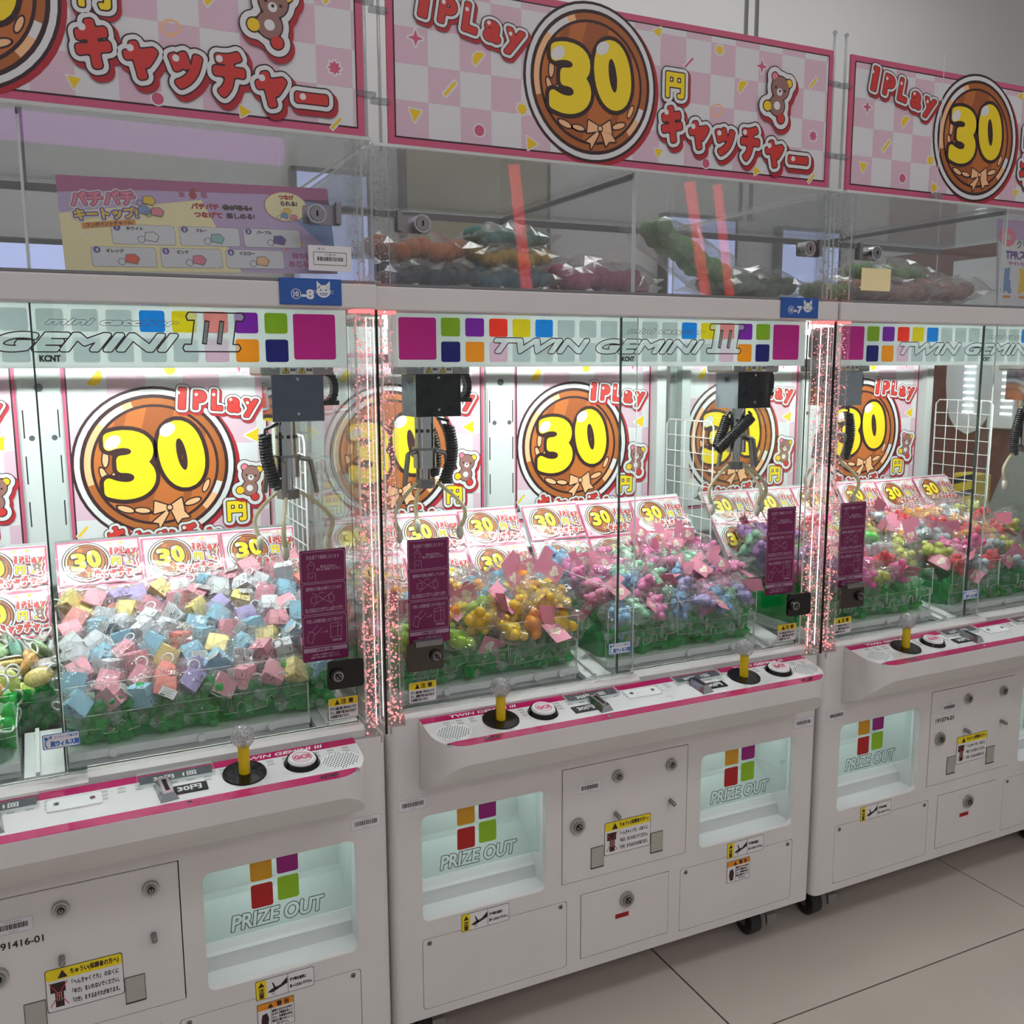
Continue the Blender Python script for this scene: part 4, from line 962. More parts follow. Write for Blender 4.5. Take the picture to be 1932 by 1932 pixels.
# ------------------------------------------------------------------ posters on the back walls
def build_poster():
    o = thing('wall_poster', 'square coin poster', 'poster', 'coin posters on the back walls')
    W_, H_ = 0.406, 0.420
    MB().box(0, W_, 0, 0.0006, 0, H_, 'ink_border').build('paper', o)
    P = Print(); b = 0.009
    P.rect(b-.003, b-.003, W_-b+.003, H_-b+.003, 'ink_black', 1); checker(P, W_-2*b, H_-2*b, 0.0735, 2, b, b+.0, 1)
    for k, x, y, s in (('halfd', .057, .372, .030), ('ydot', .205, .386, .026), ('tril', .366, .245, .030), ('bar', .02, .06, .024), ('spark', .345, .395, .03), ('trid', .30, .02, .03)): confetti(P, k, (x, y), s, 4)
    q = P.build('check_print', o); q.location.y = -.0002
    P = Print(); coin(P, (0.168, 0.190), 0.162, 0); q = P.build('coin_print', o); q.location.y = -.0008
    P = Print(); oneplay(P, (0.298, 0.320), 0.172, 0.056, 0, R(-5)); yen(P, (0.326, 0.082), 0.060, 0); katakana(P, (0.202, 0.042), 0.285, 0.062, 0, 0.006); q = P.build('lettering', o); q.location.y = -.0032
    P = Print(); bear(P, (0.357, 0.142), 0.082, 0, R(-8)); q = P.build('bear_print', o); q.location.y = -.0044
    return o
po = build_poster(); remember(po)
first = True
for m in 'ABC':
    for side, x in (('left', 0.053), ('right', 0.541)):
        o = po if first else copy_tree(po); first = False
        o.matrix_world = at(m, x, 0.6050, 0.866)
        o['label'] = 'pink coin poster on the %s back panel of the %s' % (side, WHERE[m])

# ------------------------------------------------------------------ price cards on the slopes behind the prizes
def build_card():
    o = thing('price_card', 'laminated coin price card', 'card', 'price cards on the slopes')
    W_, H_ = 0.150, 0.094
    MB().box(0, W_, 0, 0.0012, 0, H_, 'ink_border').build('card', o)
    P = Print(); b = .0035
    checker(P, W_-2*b, H_-2*b, 0.020, 1, b, b); coin(P, (.052, .048), .043, 3, True)
    oneplay(P, (.118, .066), .050, .019, 24); yen(P, (.104, .044), .023, 24); bear(P, (.132, .045), .028, 24); katakana(P, (.104, .021), .082, .024, 34)
    for k, x, y, s in (('half', .118, .084, .007), ('bar', .142, .082, .006), ('trid', .095, .084, .006), ('dot', .012, .010, .006)): confetti(P, k, (x, y), s, 3, False)
    q = P.build('card_print', o); q.location.y = -.0002
    MB().box(-.002, W_+.002, -.0085, -.0080, -.002, H_+.002, 'laminate_film').build('laminate', o)
    return o
Print.STEP = 0.00010
pc = build_card(); remember(pc)
Print.STEP = 0.00012
first = True
TILT = R(-38)
ORD = ('left', 'centre', 'right')
for m in 'ABC':
    for side, bx in (('left', 0.036), ('right', 0.506)):
        sh = thing('card_slope', 'sloping white board behind the %s bin of the %s' % (side, WHERE[m]), 'board', 'sloping boards in the bins')
        MB().box(0, 0.456, 0.004, 0.007, -0.06, 0.200, 'white_plastic').build('slope_board', sh)
        MB().box(0, 0.456, 0.004, 0.030, 0.194, 0.200, 'white_plastic').build('ledge', sh)
        sh.matrix_world = at(m, bx+.001, 0.380, 0.772, TILT)
        for row in (0, 1):
            for c in range(3):
                o = pc if first else copy_tree(pc); first = False
                dy = row*0.097
                j = rnd.uniform(-.003, .003)
                o.matrix_world = at(m, bx+0.0015+c*0.1525, 0.380-dy*math.sin(TILT)-.001, 0.772+dy*math.cos(TILT)+j, TILT, rnd.uniform(-.012, .012), 0)
                o['label'] = '30 yen coin card, %s row %s, on the %s slope of the %s' % (('lower', 'upper')[row], ORD[c], side, WHERE[m])

# ------------------------------------------------------------------ wire grids on the right-hand walls
def build_grid(m, zt):
    o = thing('wire_grid', 'white wire grid on the right wall inside the %s' % WHERE[m], 'wire grid', 'wire grids inside the machines', at(m, 0.958, 0.352, 0.76))
    y1, z1 = 0.196, zt-0.76
    c = .012
    fr = [(0, c, 0), (0, y1-c, 0), (0, y1, c), (0, y1, z1-c), (0, y1-c, z1), (0, c, z1), (0, 0, z1-c), (0, 0, c), (0, c, 0)]
    MB().tube(fr, .0021, 6, 'white_plastic').build('frame', o)
    wv = MB().cyl((0, 0, 0), (0, 0, z1), .0014, None, 5, 'white_plastic', False).build('wire', o); wh = MB().cyl((-.002, 0, 0), (-.002, y1, 0), .0014, None, 5, 'white_plastic', False).build('wire', o)
    for i in range(1, 5):
        q = wv if i == 1 else wv.copy()
        if i > 1: COL.objects.link(q)
        q.location = (0, y1*i/5, 0)
    n = int(round(z1/.038))
    for i in range(1, n):
        q = wh if i == 1 else wh.copy()
        if i > 1: COL.objects.link(q)
        q.location = (0, 0, z1*i/n)
for m, zt in (('A', 1.122), ('B', 1.120), ('C', 1.152)): build_grid(m, zt)

# ------------------------------------------------------------------ cranes
mat('claw_cream', (236, 232, 206), 0.3, trans=0.6)
mat('claw_tip', (224, 222, 204), 0.5)
def build_crane(m, x, y, lab, coil, arms, housing='mirror_steel'):
    o = thing('crane_claw', lab, 'crane claw', 'crane claws in the machines', at(m, x, y, 1.255))
    cp = MB().cbox(-.062, .062, -.004, .090, -.014, .016, 'steel', r=.004).build('carriage', o)
    MB().cbox(-.055, .055, .010, .076, .016, .086, 'black', r=.006).build('motor', cp)
    for sx in (-.040, .048): MB().cyl((sx, -.004, .001), (sx, -.0065, .001), .006, .005, 14, 'chrome').build('bolt', cp)
    P = Print(); P.rect(-.030, -.012, .026, .003, 'ink_white', 0); P.line([(-.002, -.012), (-.002, .003)], .0005, 'ink_grey', 1, False)
    for u in (-.026, .001):
        P.poly([(u, -.0105), (u+.013, -.0105), (u+.0065, .001)], 'ink_black', 1); P.poly([(u+.0017, -.0097), (u+.0113, -.0097), (u+.0065, -.001)], 'ink_caution', 2); P.text('!', (u+.0065, -.0065), .006, [(.0004, 'ink_black', 3, (0, 0))])
    P.text('指を挟む', (-.0075, -.0045), .0045, [(.0002, 'ink_black', 1, (0, 0))], width=.009); P.text('高温', (.0195, -.0045), .0045, [(.0002, 'ink_black', 1, (0, 0))], width=.009)
    q = P.build('warning_label', cp); q.location.y = -.0046
    hs = MB().box(-.044, .044, 0.001, .078, -.091, -.014, 'mirror_steel').build('housing', o)
    MB().box(-.043, .044, 0, .001, -.0905, -.014, housing).build('reflection_plate', hs)  # added front sheet, tinted like what the chrome would mirror
    for z in (-.020, -.078): MB().cyl((0, 0, z), (0, -.002, z), .0032, .0026, 12, 'chrome').build('screw', hs)
    k = MB()
    for i in range(10):
        t = R(-70+16*i); k.box(.058+.016*math.cos(t)-.005, .058+.016*math.cos(t)+.005, .03, .05, -.036+.026*math.sin(t)-.005, -.036+.026*math.sin(t)+.005, 'black')
    k.box(.044, .080, .032, .048, -.066, -.058, 'black'); k.build('cable_chain', o)
    # lifting cylinder
    cx, cy = -.014, .040
    k = MB().cyl((cx, cy, -.091), (cx, cy, -.160), .0185, .0185, 24, 'chrome')
    for i in range(5):
        t = R(200+35*i); k.cyl((cx+.0183*math.cos(t), cy+.0183*math.sin(t), -.118), (cx+.0190*math.cos(t), cy+.0190*math.sin(t), -.118), .0036, .0036, 8, 'gap_dark')
    cyl_ = k.build('cylinder', o)
    MB().cyl((cx, cy, -.152), (cx, cy, -.188), .0215, .0215, 24, 'chrome').cyl((cx, cy, -.150), (cx, cy, -.154), .024, .024, 24, 'steel').build('collar', cyl_)
    MB().cyl((cx, cy, -.188), (cx, cy, -.218), .010, .010, 16, 'chrome').cyl((cx, cy, -.210), (cx, cy, -.226), .019, .019, 6, 'steel', smooth=False).build('claw_hub', cyl_)
    for a in arms:
        d = Vector((math.cos(a), math.sin(a), 0)); c0 = Vector((cx, cy, 0))
        lk = MB(); p0 = c0+d*.022+Vector((0, 0, -.156)); p1 = c0+d*.040+Vector((0, 0, -.160)); p2 = c0+d*.050+Vector((0, 0, -.218))
        lk.tube([p0, p1], .0045, 6, 'steel'); lk.tube([p1, p2], .0050, 5, 'steel'); arm = lk.build('claw_arm', o)
        pts = []; rr = []
        for i in range(13):
            t = i/12; rad = .022+.056*math.sin(min(1, t*1.12)*math.pi*0.62)-.020*max(0, t-.55)
            pts.append(c0+d*rad+Vector((0, 0, -.216-.090*t))); rr.append(.0032+.0012*t)
        MB().tube(pts, .005, 7, 'claw_cream', rads=rr).build('claw_finger', arm)
        e = pts[-1]; MB().ball(e+Vector((0, 0, -.004)), .0078, 'claw_tip', 12, 8, (0.9, 0.9, 1.9)).build('claw_tip', arm)
    # coiled cable
    for c in coil:
        a, b_, tail = Vector(c[0]), Vector(c[1]), c[2]
        d = (b_-a); L_ = d.length; d.normalize(); u = d.orthogonal().normalized(); v = d.cross(u)
        pts = []; n = int(L_/.0052)*10
        for i in range(n+1):
            t = i/n; ang = 2*math.pi*i/10; bend = Vector((0, 0, 0))
            pts.append(a+d*(L_*t)+u*(.0095*math.cos(ang))+v*(.0095*math.sin(ang))+Vector((c[3]*math.sin(math.pi*t), 0, 0)))
        k = MB().tube(pts, .0027, 5, 'black')
        k.tube([a, a+Vector((0, 0, .008)), Vector(tail)], .003, 5, 'black'); k.build('coil_cable', o)
arms3 = (R(95), R(215), R(335))
build_crane('A', 0.893, 0.118, 'chrome crane claw beside the keycap charm bin, coil hanging on its left', [((-.054, .020, -.112), (-.036, .022, -.205), (-.030, .024, -.095), -.006)], (R(250), R(355), R(130)), 'mirrored_blue')
build_crane('B', 0.156, 0.118, 'chrome crane claw over the yellow bear bin, coil hanging on its right', [((.026, .020, -.108), (.014, .016, -.215), (.006, .024, -.095), .012), ((.004, .060, -.120), (.008, .055, -.205), (0, .050, -.1), 0.008)], (R(200), R(330), R(85)), 'mirrored_dark')
build_crane('B', 0.886, 0.118, 'chrome crane claw over the pastel bear bin, two slanting coils', [((.002, .012, -.112), (-.078, .020, -.180), (.006, .024, -.1), 0), ((-.040, .040, -.112), (-.074, .030, -.176), (-.03, .040, -.1), 0)], (R(185), R(280), R(345)), 'mirrored_dark')
build_crane('C', 0.156, 0.118, 'crane claw half hidden behind the right machine pillar', [((.026, .020, -.108), (.014, .016, -.215), (.006, .024, -.095), .012)], (R(200), R(330), R(85)))
build_crane('C', 0.840, 0.118, 'crane claw at the right photo edge, only its coil showing', [((-.060, .012, -.112), (-.072, .020, -.230), (-.04, .024, -.1), -.01)], (R(185), R(280), R(345)))

# ------------------------------------------------------------------ crystal beds
def crystal_mesh(seed, sx=1.0):
    r_ = random.Random(seed); bm = bmesh.new(); bmesh.ops.create_icosphere(bm, subdivisions=1, radius=1.0)
    for v in bm.verts: v.co = Vector((v.co.x*sx, v.co.y, v.co.z*1.15))*r_.uniform(.68, 1.12)
    bm.verts.index_update()
    d = ([tuple(v.co) for v in bm.verts], [tuple(v.index for v in f.verts) for f in bm.faces]); bm.free(); return d
CRY = [crystal_mesh(i, 0.8+.12*i) for i in range(4)]
def cry_obj(name, k, m):
    b = MB(); b.add(CRY[k][0], CRY[k][1], m); return b
proto_c = {}
SHORT = ('glitter charms', 'keycap charms', 'yellow bears', 'pastel bears', 'red bears', 'silver bears')
BEDS = [('A', 0.040, 0.436, 0.497, 'glitter charms of the left machine'), ('A', 0.503, 0.940, 0.968, 'keycap charms of the left machine'), ('B', 0.040, 0.436, 0.497, 'yellow and lime bears of the middle machine'),
        ('B', 0.503, 0.886, 0.968, 'pastel bears of the middle machine'), ('C', 0.040, 0.436, 0.497, 'red and lime bears of the right machine'), ('C', 0.503, 0.886, 0.968, 'silver bags of the right machine')]
def bed_point(x0, x1, xe, front):
    """a point near the visible skin of the L-shaped heap"""
    k = rnd.random()
    if k < .42: return (rnd.uniform(x0+.012, x1-.012), rnd.uniform(.104, .116), rnd.uniform(.666, .722))
    if k < .54: return (x1-.013, rnd.uniform(.11, .20), rnd.uniform(.666, .722))
    if k < .66: return (rnd.uniform(x1-.01, xe-.012), rnd.uniform(.215, .225), rnd.uniform(.663, .725))
    y = rnd.uniform(.105, .27)
    x = rnd.uniform(x0+.012, (x1 if y < .21 else xe)-.012)
    return (x, y, rnd.uniform(.716, .732)+.05*max(0, y-.18))
for bi, (m, x0, x1, xe, what) in enumerate(BEDS):
    b = MB()
    b.box(x0+.004, x1-.022, .124, .34, .6555, .708, 'gem_core')
    b.box(x1-.022, xe-.006, .235, .34, .6555, .708, 'gem_core')
    n = 330
    for i in range(n):
        p = Vector(bed_point(x0, x1, xe, True)); k = rnd.randrange(4); sc = rnd.uniform(.009, .0135)
        E = Euler((rnd.uniform(0, 6), rnd.uniform(0, 6), rnd.uniform(0, 6))).to_matrix()
        b.add([tuple(E @ Vector(v)*sc+p) for v in CRY[k][0]], CRY[k][1], 'gem_green' if rnd.random() < .68 else 'gem_clear')
    o = b.build('crystal_bed'); o['kind'] = 'stuff'; o.matrix_world = MM[m]
    tag(o, 'heap of green and clear acrylic crystals under the %s' % what, 'crystals', 'crystal beds')
    for i in range(50):
        gname = 'gem_green' if rnd.random() < .66 else 'gem_clear'
        if bi == 2 and i in (3, 17): gname = 'gem_teal'
        k = rnd.randrange(4); key = (k, gname)
        if key not in proto_c: o = proto_c[key] = cry_obj('acrylic_crystal', k, gname).build('acrylic_crystal')
        else: o = proto_c[key].copy(); COL.objects.link(o)
        p = bed_point(x0, x1, xe, True); p = (p[0], p[1]-(.002 if p[2] < .712 else 0), p[2]+(.010 if p[2] > .712 else 0))
        sc = rnd.uniform(.010, .0145)
        o.matrix_world = at(m, *p, rnd.uniform(0, 6), rnd.uniform(0, 6), rnd.uniform(0, 6)) @ Matrix.Scale(sc, 4)
        tag(o, '%s acrylic crystal, %s of the crystal bed under the %s' % ({'gem_green': 'green', 'gem_clear': 'clear', 'gem_teal': 'teal'}[gname], '%s %s' % (('low', 'upper')[p[2] > .70]+(' front' if p[1] < .12 else ' rear'), ('left', 'centre', 'right')[min(2, int(3*(p[0]-x0)/(xe-x0)))]), SHORT[bi]), 'crystal', 'loose crystals under the %s' % SHORT[bi])

# ------------------------------------------------------------------ prizes
def bag_mesh(seed, wd, h, t, nx=7, ny=8):
    """crumpled clear pouch: two creased sheets welded at the rim"""
    r_ = random.Random(seed); b = MB(); grid = {}
    vs = []
    for side in (-1, 1):
        for j in range(ny+1):
            for i in range(nx+1):
                u, v = i/nx*2-1, j/ny*2-1
                rim = abs(u) == 1 or abs(v) == 1
                bul = (1-u*u)**.6*(1-v*v)**.6 if not rim else 0
                x = u*wd/2*(1-.12*r_.random()*(1 if rim else .3)); z = v*h/2*(1-.12*r_.random()*(1 if rim else .3))
                y = side*(t/2*bul)*(r_.uniform(.45, 1.15)) + (r_.uniform(-.004, .004) if rim else 0)
                if rim and side == 1: x, y, z = vs[grid[(-1, i, j)]]
                grid[(side, i, j)] = len(vs); vs.append((x, y, z))
    fs = []
    for side in (-1, 1):
        for j in range(ny):
            for i in range(nx):
                q = [grid[(side, i, j)], grid[(side, i+1, j)], grid[(side, i+1, j+1)], grid[(side, i, j+1)]]
                a, c, d, e = q if side < 0 else q[::-1]
                if r_.random() < .5: fs += [(a, c, d), (a, d, e)]
                else: fs += [(a, c, e), (c, d, e)]
    b.add(vs, fs, 'bag_film'); return b
PASTEL = {'pink': (246, 170, 186), 'sky blue': (158, 208, 232), 'yellow': (248, 226, 150), 'lavender': (184, 168, 222), 'white': (232, 234, 240), 'coral': (240, 140, 132)}
for k, c in PASTEL.items(): mat('cap_'+k, c, 0.45)
for k, c in {'yellow': (252, 208, 20), 'orange': (252, 164, 36), 'lime': (176, 224, 40), 'sky': (112, 192, 234), 'lavender': (198, 184, 238), 'pink': (252, 150, 204), 'mint': (178, 234, 200), 'blue': (150, 198, 238),
             'red': (236, 64, 78), 'pear': (222, 226, 110), 'rose': (255, 120, 190), 'amber': (236, 168, 56), 'green': (90, 214, 80), 'silver': (196, 212, 220), 'violet': (206, 150, 226)}.items(): mat('gum_'+k, c, 0.3, trans=0.25)
mat('tag_pink', (232, 146, 172), 0.55, trans=0.2)
mat('tag_back', (196, 112, 128), 0.6)
mat('tag_cream', (240, 226, 206), 0.6)
mat('ring_white', (236, 238, 236), 0.35)
def glitter(name, rgb, rgb2):
    m = mat(name, rgb, 0.2, coat=0.8); N = m.node_tree.nodes; L = m.node_tree.links; b = N['Principled BSDF']
    tc = N.new('ShaderNodeTexCoord'); vo = N.new('ShaderNodeTexVoronoi'); vo.inputs['Scale'].default_value = 420
    mx = N.new('ShaderNodeMix'); mx.data_type = 'RGBA'; mx.inputs['A'].default_value = lin(rgb); mx.inputs['B'].default_value = lin(rgb2)
    L.new(tc.outputs['Object'], vo.inputs['Vector']); L.new(vo.outputs['Color'], mx.inputs['Factor']); L.new(mx.outputs['Result'], b.inputs['Base Color'])
for k, a, c in (('gold', (206, 168, 60), (250, 240, 170)), ('teal', (120, 196, 176), (200, 240, 226)), ('olive', (176, 190, 70), (236, 244, 150)), ('orange', (214, 140, 60), (250, 214, 150)), ('grey', (150, 142, 140), (224, 220, 220)), ('green', (120, 168, 110), (210, 236, 190))): glitter('glit_'+k, a, c)
PROTO = {}
def keycap(colour, v):
    key = ('cap', colour, v)
    if key in PROTO: return PROTO[key]
    o = thing('keycap_charm', '', 'charm'); m = 'cap_'+colour
    s = .0175; t = .0145
    b = MB()
    vs = [(-s, -s, -.013), (s, -s, -.013), (s, s, -.013), (-s, s, -.013), (-s, -s, .000), (s, -s, .000), (s, s, .000), (-s, s, .000), (-t, -t, .016), (t, -t, .016), (t, t, .016), (-t, t, .016)]
    b.add(vs, [(3, 2, 1, 0)]+[(i, (i+1) % 4, 4+(i+1) % 4, 4+i) for i in range(4)]+[(4+i, 4+(i+1) % 4, 8+(i+1) % 4, 8+i) for i in range(4)]+[(8, 9, 10, 11)], m)
    body = b.build('cap_body', o)
    g = MB()
    for a in (0, 1):
        for sg_ in (-1, 1):
            if a: g.box(sg_*(s+.0002)-.0004, sg_*(s+.0002)+.0004, -.0010, .0010, -.013, .001, 'tag_shade_'+colour)
            else: g.box(-.0010, .0010, sg_*(s+.0002)-.0004, sg_*(s+.0002)+.0004, -.013, .001, 'tag_shade_'+colour)
    g.box(-.0008, .0008, -t, t, .0160, .0163, 'tag_shade_'+colour)
    g.box(-s-.0005, -s+.001, -.012, -.006, -.0085, -.0070, 'smoke_grey'); g.box(.005, .012, -s-.0005, -s+.001, -.0085, -.0070, 'smoke_grey')
    g.build('grooves', body)['kind'] = 'stuff'
    if v % 2 == 0:
        r_ = MB().tube([(.020+.009*math.cos(2*math.pi*i/14), -.012, .012+.009*math.sin(2*math.pi*i/14)) for i in range(15)], .0016, 5, 'ring_white', False).build('key_ring', o)
    else:
        P = Print(); P.rect(-.013, -.008, .013, .008, 'ink_white', 0)
        for i in range(5): P.rect(-.010, .005-.0026*i, .010-.004*(i % 2), .0058-.0026*i, 'ink_grey', 1)
        P.rect(-.011, -.007, -.003, -.0055, 'ink_black', 1); q = P.build('paper_label', o); q.location = (.006, -.021, .010 if v == 1 else -.012); q.rotation_euler = (R(-12), R(20*(v-2)), 0)
    b = bag_mesh(100+v, .074, .070, .052); b.build('clear_bag', o)
    KIDS[o.name] = [c for c in bpy.data.objects if c.parent is o]; KIDS[body.name] = [c for c in bpy.data.objects if c.parent is body]
    PROTO[key] = o; return o
for k, c in PASTEL.items(): mat('tag_shade_'+k, tuple(int(v*.72) for v in c), 0.5)
def bear_body(m, s, stand=True):
    b = MB()
    for x, y, z, r, sc in ((0, 0, .011, .0125, (1, .85, 1)), (0, 0, -.010, .0145, (1, .85, 1.1)), (-.0095, 0, .0215, .0052, (1, .8, 1)), (.0095, 0, .0215, .0052, (1, .8, 1)), (-.0145, -.004, -.004, .0062, (1, 1, 1.3)), (.0145, -.004, -.004, .0062, (1, 1, 1.3)),
                           (-.009, -.004, -.024, .0075, (1, 1, 1.1)), (.009, -.004, -.024, .0075, (1, 1, 1.1)), (0, -.0105, .008, .0055, (1.1, .8, .9))):
        b.ball((x*s, y*s, z*s), r*s, m, 10, 7, sc)
    return b
def heart(P, c, s, m, l):
    pts = []
    for i in range(20):
        t = 2*math.pi*i/20; pts.append((c[0]+s*.062*16*math.sin(t)**3/1.0*.55, c[1]+s*.062*.55*(13*math.cos(t)-5*math.cos(2*t)-2*math.cos(3*t)-math.cos(4*t))))
    P.poly(pts[::-1], m, l)
def bear_prize(kind, colour, v):
    key = (kind, colour, v)
    if key in PROTO: return PROTO[key]
    o = thing('bear_charm', '', 'charm'); s = {'gum': 1.45, 'pastel': 1.15, 'big': 1.35}[kind]
    body = bear_body('gum_'+colour, s).build('bear', o)
    if v != 3 or kind == 'gum':
        tg = MB(); tg.prism([(-.013, -.004), (.013, -.004), (.013, .024), (.026, .024), (.026, .042), (-.013, .042)] if v % 2 else [(-.012, -.022), (.012, -.022), (.012, .022), (-.012, .022)], 'y', 0, .0006, 'tag_pink'); t = tg.build('card_tag', o); t.scale = (s, 1, s)
        t.location = ((-.014*s, -.022*s, -.014*s), (.012*s, -.022*s, .014*s), (-.004, -.022*s, .020*s))[v % 3]; t.rotation_euler = (R((-30, 20, -10)[v % 3]), R((25, -30, 60)[v % 3]), R((20, -15, 30)[v % 3]))
        P = Print(); heart(P, (0, .010 if v % 2 else 0), .016, 'tag_cream', 0)
        for i in range(3): P.rect(-.004, .010-.002*i+(0 if v % 2 else -.010), .004, .0105-.002*i+(0 if v % 2 else -.010), 'ink_border', 1)
        q = P.build('heart_print', t); q.location.y = -.0003
    c = MB(); pts = [(-.006+.004*math.sin(i*.9), -.014-.001*math.cos(i), .022-.0036*i) for i in range(14)]
    for p in pts: c.ball(p, .0013, 'lock_chrome', 5, 4)
    c.build('ball_chain', o)['kind'] = 'stuff'
    bag_mesh(200+v, .074*s, .092*s, .036*s).build('clear_bag', o)
    KIDS[o.name] = [c_ for c_ in bpy.data.objects if c_.parent is o]
    for ch in KIDS[o.name]: KIDS[ch.name] = [c_ for c_ in bpy.data.objects if c_.parent is ch]
    PROTO[key] = o; return o
def glitter_charm(colour, v):
    key = ('glit', colour, v)
    if key in PROTO: return PROTO[key]
    o = thing('glitter_charm', '', 'charm')
    MB().ball((0, 0, 0), .024, 'glit_'+colour, 16, 8, (1.0, .36, .66)).build('glitter_body', o)
    if v == 1: MB().cyl((0, .0075, 0), (0, .010, 0), .0185, .0180, 20, 'ring_white').build('white_back', o)
    MB().tube([(.026+.0125*math.cos(2*math.pi*i/16), -.004+.003*math.sin(4*math.pi*i/16), .0125*math.sin(2*math.pi*i/16)) for i in range(17)], .0021, 6, 'ring_white', False).build('key_ring', o)
    if v == 2: MB().tube([(-.018+.010*math.cos(2*math.pi*i/16), -.011, .008+.010*math.sin(2*math.pi*i/16)) for i in range(17)], .0018, 6, 'ring_white', False).build('key_ring', o)
    KIDS[o.name] = [c for c in bpy.data.objects if c.parent is o]
    PROTO[key] = o; return o
USED = set()
def drop(proto, M, label, group, lay=1):
    if proto.name not in USED: o = proto; USED.add(proto.name)
    elif lay == 0:                       # buried under the top layer: its bag shows nothing
        kids = KIDS[proto.name]; KIDS[proto.name] = [k for k in kids if not k.name.startswith('clear_bag')]
        o = copy_tree(proto); KIDS[proto.name] = kids
    else: o = copy_tree(proto)
    o.matrix_world = M; tag(o, label, 'charm', group); return o
def pile(m, x0, x1, xe, zf, zbl, zbr, step, make, group, under=True, ymax=.405, tilt=(-75, -20), y0=.112, maxn=999):
    n = 0
    for lay in ((0, 1) if under else (1,)):
        y = y0 + (step*.5 if lay == 0 else 0)
        while y < ymax:
            t = min(1, max(0, (y-.1)/.28)); xr = x1 if y < .20 else xe
            x = x0+step*.5+(step*.4 if lay == 0 else 0)+rnd.uniform(-.008, .008)
            while x < xr-step*.35:
                u = (x-x0)/(xe-x0)
                z = zf+((zbl+(zbr-zbl)*u)-zf)*(t**.85) + (0 if lay else -.030) + rnd.uniform(-.006, .010)
                zmin = .772+(y-.38)*1.28+.045
                if lay or y > .16:
                    if n < maxn:
                        proto, label = make(x, y, lay)
                        drop(proto, at(m, x+rnd.uniform(-.006, .006), y+rnd.uniform(-.006, .006), max(z, zmin), R(rnd.uniform(*tilt)), R(rnd.uniform(-180, 180)), R(rnd.uniform(-35, 35))), label, group, lay); n += 1
                x += step*rnd.uniform(.88, 1.1)
            y += step*.92
    return n
def spot(x, y, x0, x1):
    return '%s %s' % ('front' if y < .19 else ('middle' if y < .27 else 'back'), ('left', 'centre', 'right')[min(2, max(0, int(3*(x-x0)/(x1-x0))))])
def mk_key(x, y, lay):
    c = rnd.choices(list(PASTEL), (5, 5, 3, 3, 4, 2))[0]; v = rnd.randrange(4)
    return keycap(c, v), '%s keycap charm in a clear bag, %s of the keycap heap' % (c, spot(x, y, .505, .95))
def mk_gum(x, y, lay):
    if y > .215: c = rnd.choice(('sky', 'sky', 'sky', 'yellow', 'orange'))
    elif x < .24: c = rnd.choice(('lime', 'lime', 'orange', 'yellow'))
    else: c = rnd.choice(('yellow', 'yellow', 'yellow', 'yellow', 'orange'))
    return bear_prize('gum', c, rnd.randrange(4)), '%s gummy bear in a clear bag, %s of the yellow bear bin' % (c, spot(x, y, .04, .48))
def mk_pas(x, y, lay):
    c = rnd.choice(('lavender', 'pink', 'mint', 'blue', 'pink')); return bear_prize('pastel', c, rnd.randrange(4)), 'pastel %s bear in a clear bag, %s of the pastel bear bin' % (c, spot(x, y, .508, .95))
def mk_big(x, y, lay):
    c = rnd.choice(('violet', 'violet', 'mint', 'green', 'rose')) if x < .22 else rnd.choice(('red', 'pear', 'pear', 'rose', 'silver', 'green'))
    return bear_prize('big', c, rnd.randrange(4)), '%s jelly bear in a clear bag, %s of the right machine left bin' % (c, spot(x, y, .045, .49))
def mk_cr(x, y, lay):
    c = rnd.choice(('amber', 'amber', 'silver', 'red', 'pear')) if y > .2 else rnd.choice(('red', 'silver', 'pear', 'rose'))
    return bear_prize('big', c, rnd.randrange(4)), '%s jelly bear in a clear bag, %s of the right machine right bin' % (c, spot(x, y, .508, .95))
def mk_gl(x, y, lay):
    c = rnd.choice(('gold', 'teal', 'olive', 'orange', 'grey', 'green')); return glitter_charm(c, rnd.randrange(3)), '%s glitter charm with a white ring, %s of the glitter heap' % (c, spot(x, y, .24, .49))
cnt = {}
cnt['key'] = pile('A', 0.505, 0.935, 0.962, .722, .800, .872, .043, mk_key, 'keycap charms in the left machine')
cnt['glit'] = pile('A', 0.24, 0.434, 0.497, .718, .785, .785, .036, mk_gl, 'glitter charms in the left machine', ymax=.36)
cnt['gum'] = pile('B', 0.040, 0.432, 0.492, .752, .790, .800, .056, mk_gum, 'bear charms in the left bin of the middle machine', ymax=.325)
cnt['pas'] = pile('B', 0.508, 0.880, 0.955, .752, .820, .826, .053, mk_pas, 'bear charms in the right bin of the middle machine', ymax=.37)
cnt['big'] = pile('C', 0.045, 0.430, 0.492, .750, .815, .820, .066, mk_big, 'bear charms in the left bin of the right machine', ymax=.40)
cnt['cr'] = pile('C', 0.508, 0.880, 0.955, .750, .840, .835, .066, mk_cr, 'bear charms in the right bin of the right machine', ymax=.40)
# a few bears pressed against the guard plate of the pastel bin
for x, z, c in ((.545, .728, 'blue'), (.69, .732, 'mint'), (.765, .742, 'pink'), (.83, .745, 'mint')):
    drop(bear_prize('pastel', c, 3), at('B', x, .112, z, 0, R(rnd.uniform(-25, 25)), 0), 'pastel %s bear pressed against the guard plate of the pastel bear bin, %s' % (c, 'far left' if x < .6 else ('left of centre' if x < .72 else ('right of centre' if x < .8 else 'far right'))), 'bear charms in the right bin of the middle machine')
for k_, o in PROTO.items():       # prototypes nobody took
    if o.name not in USED:
        for c in list(KIDS.get(o.name, [])):
            for g in KIDS.get(c.name, []): bpy.data.objects.remove(g)
            bpy.data.objects.remove(c)
        bpy.data.objects.remove(o)
print('PRIZES', cnt)

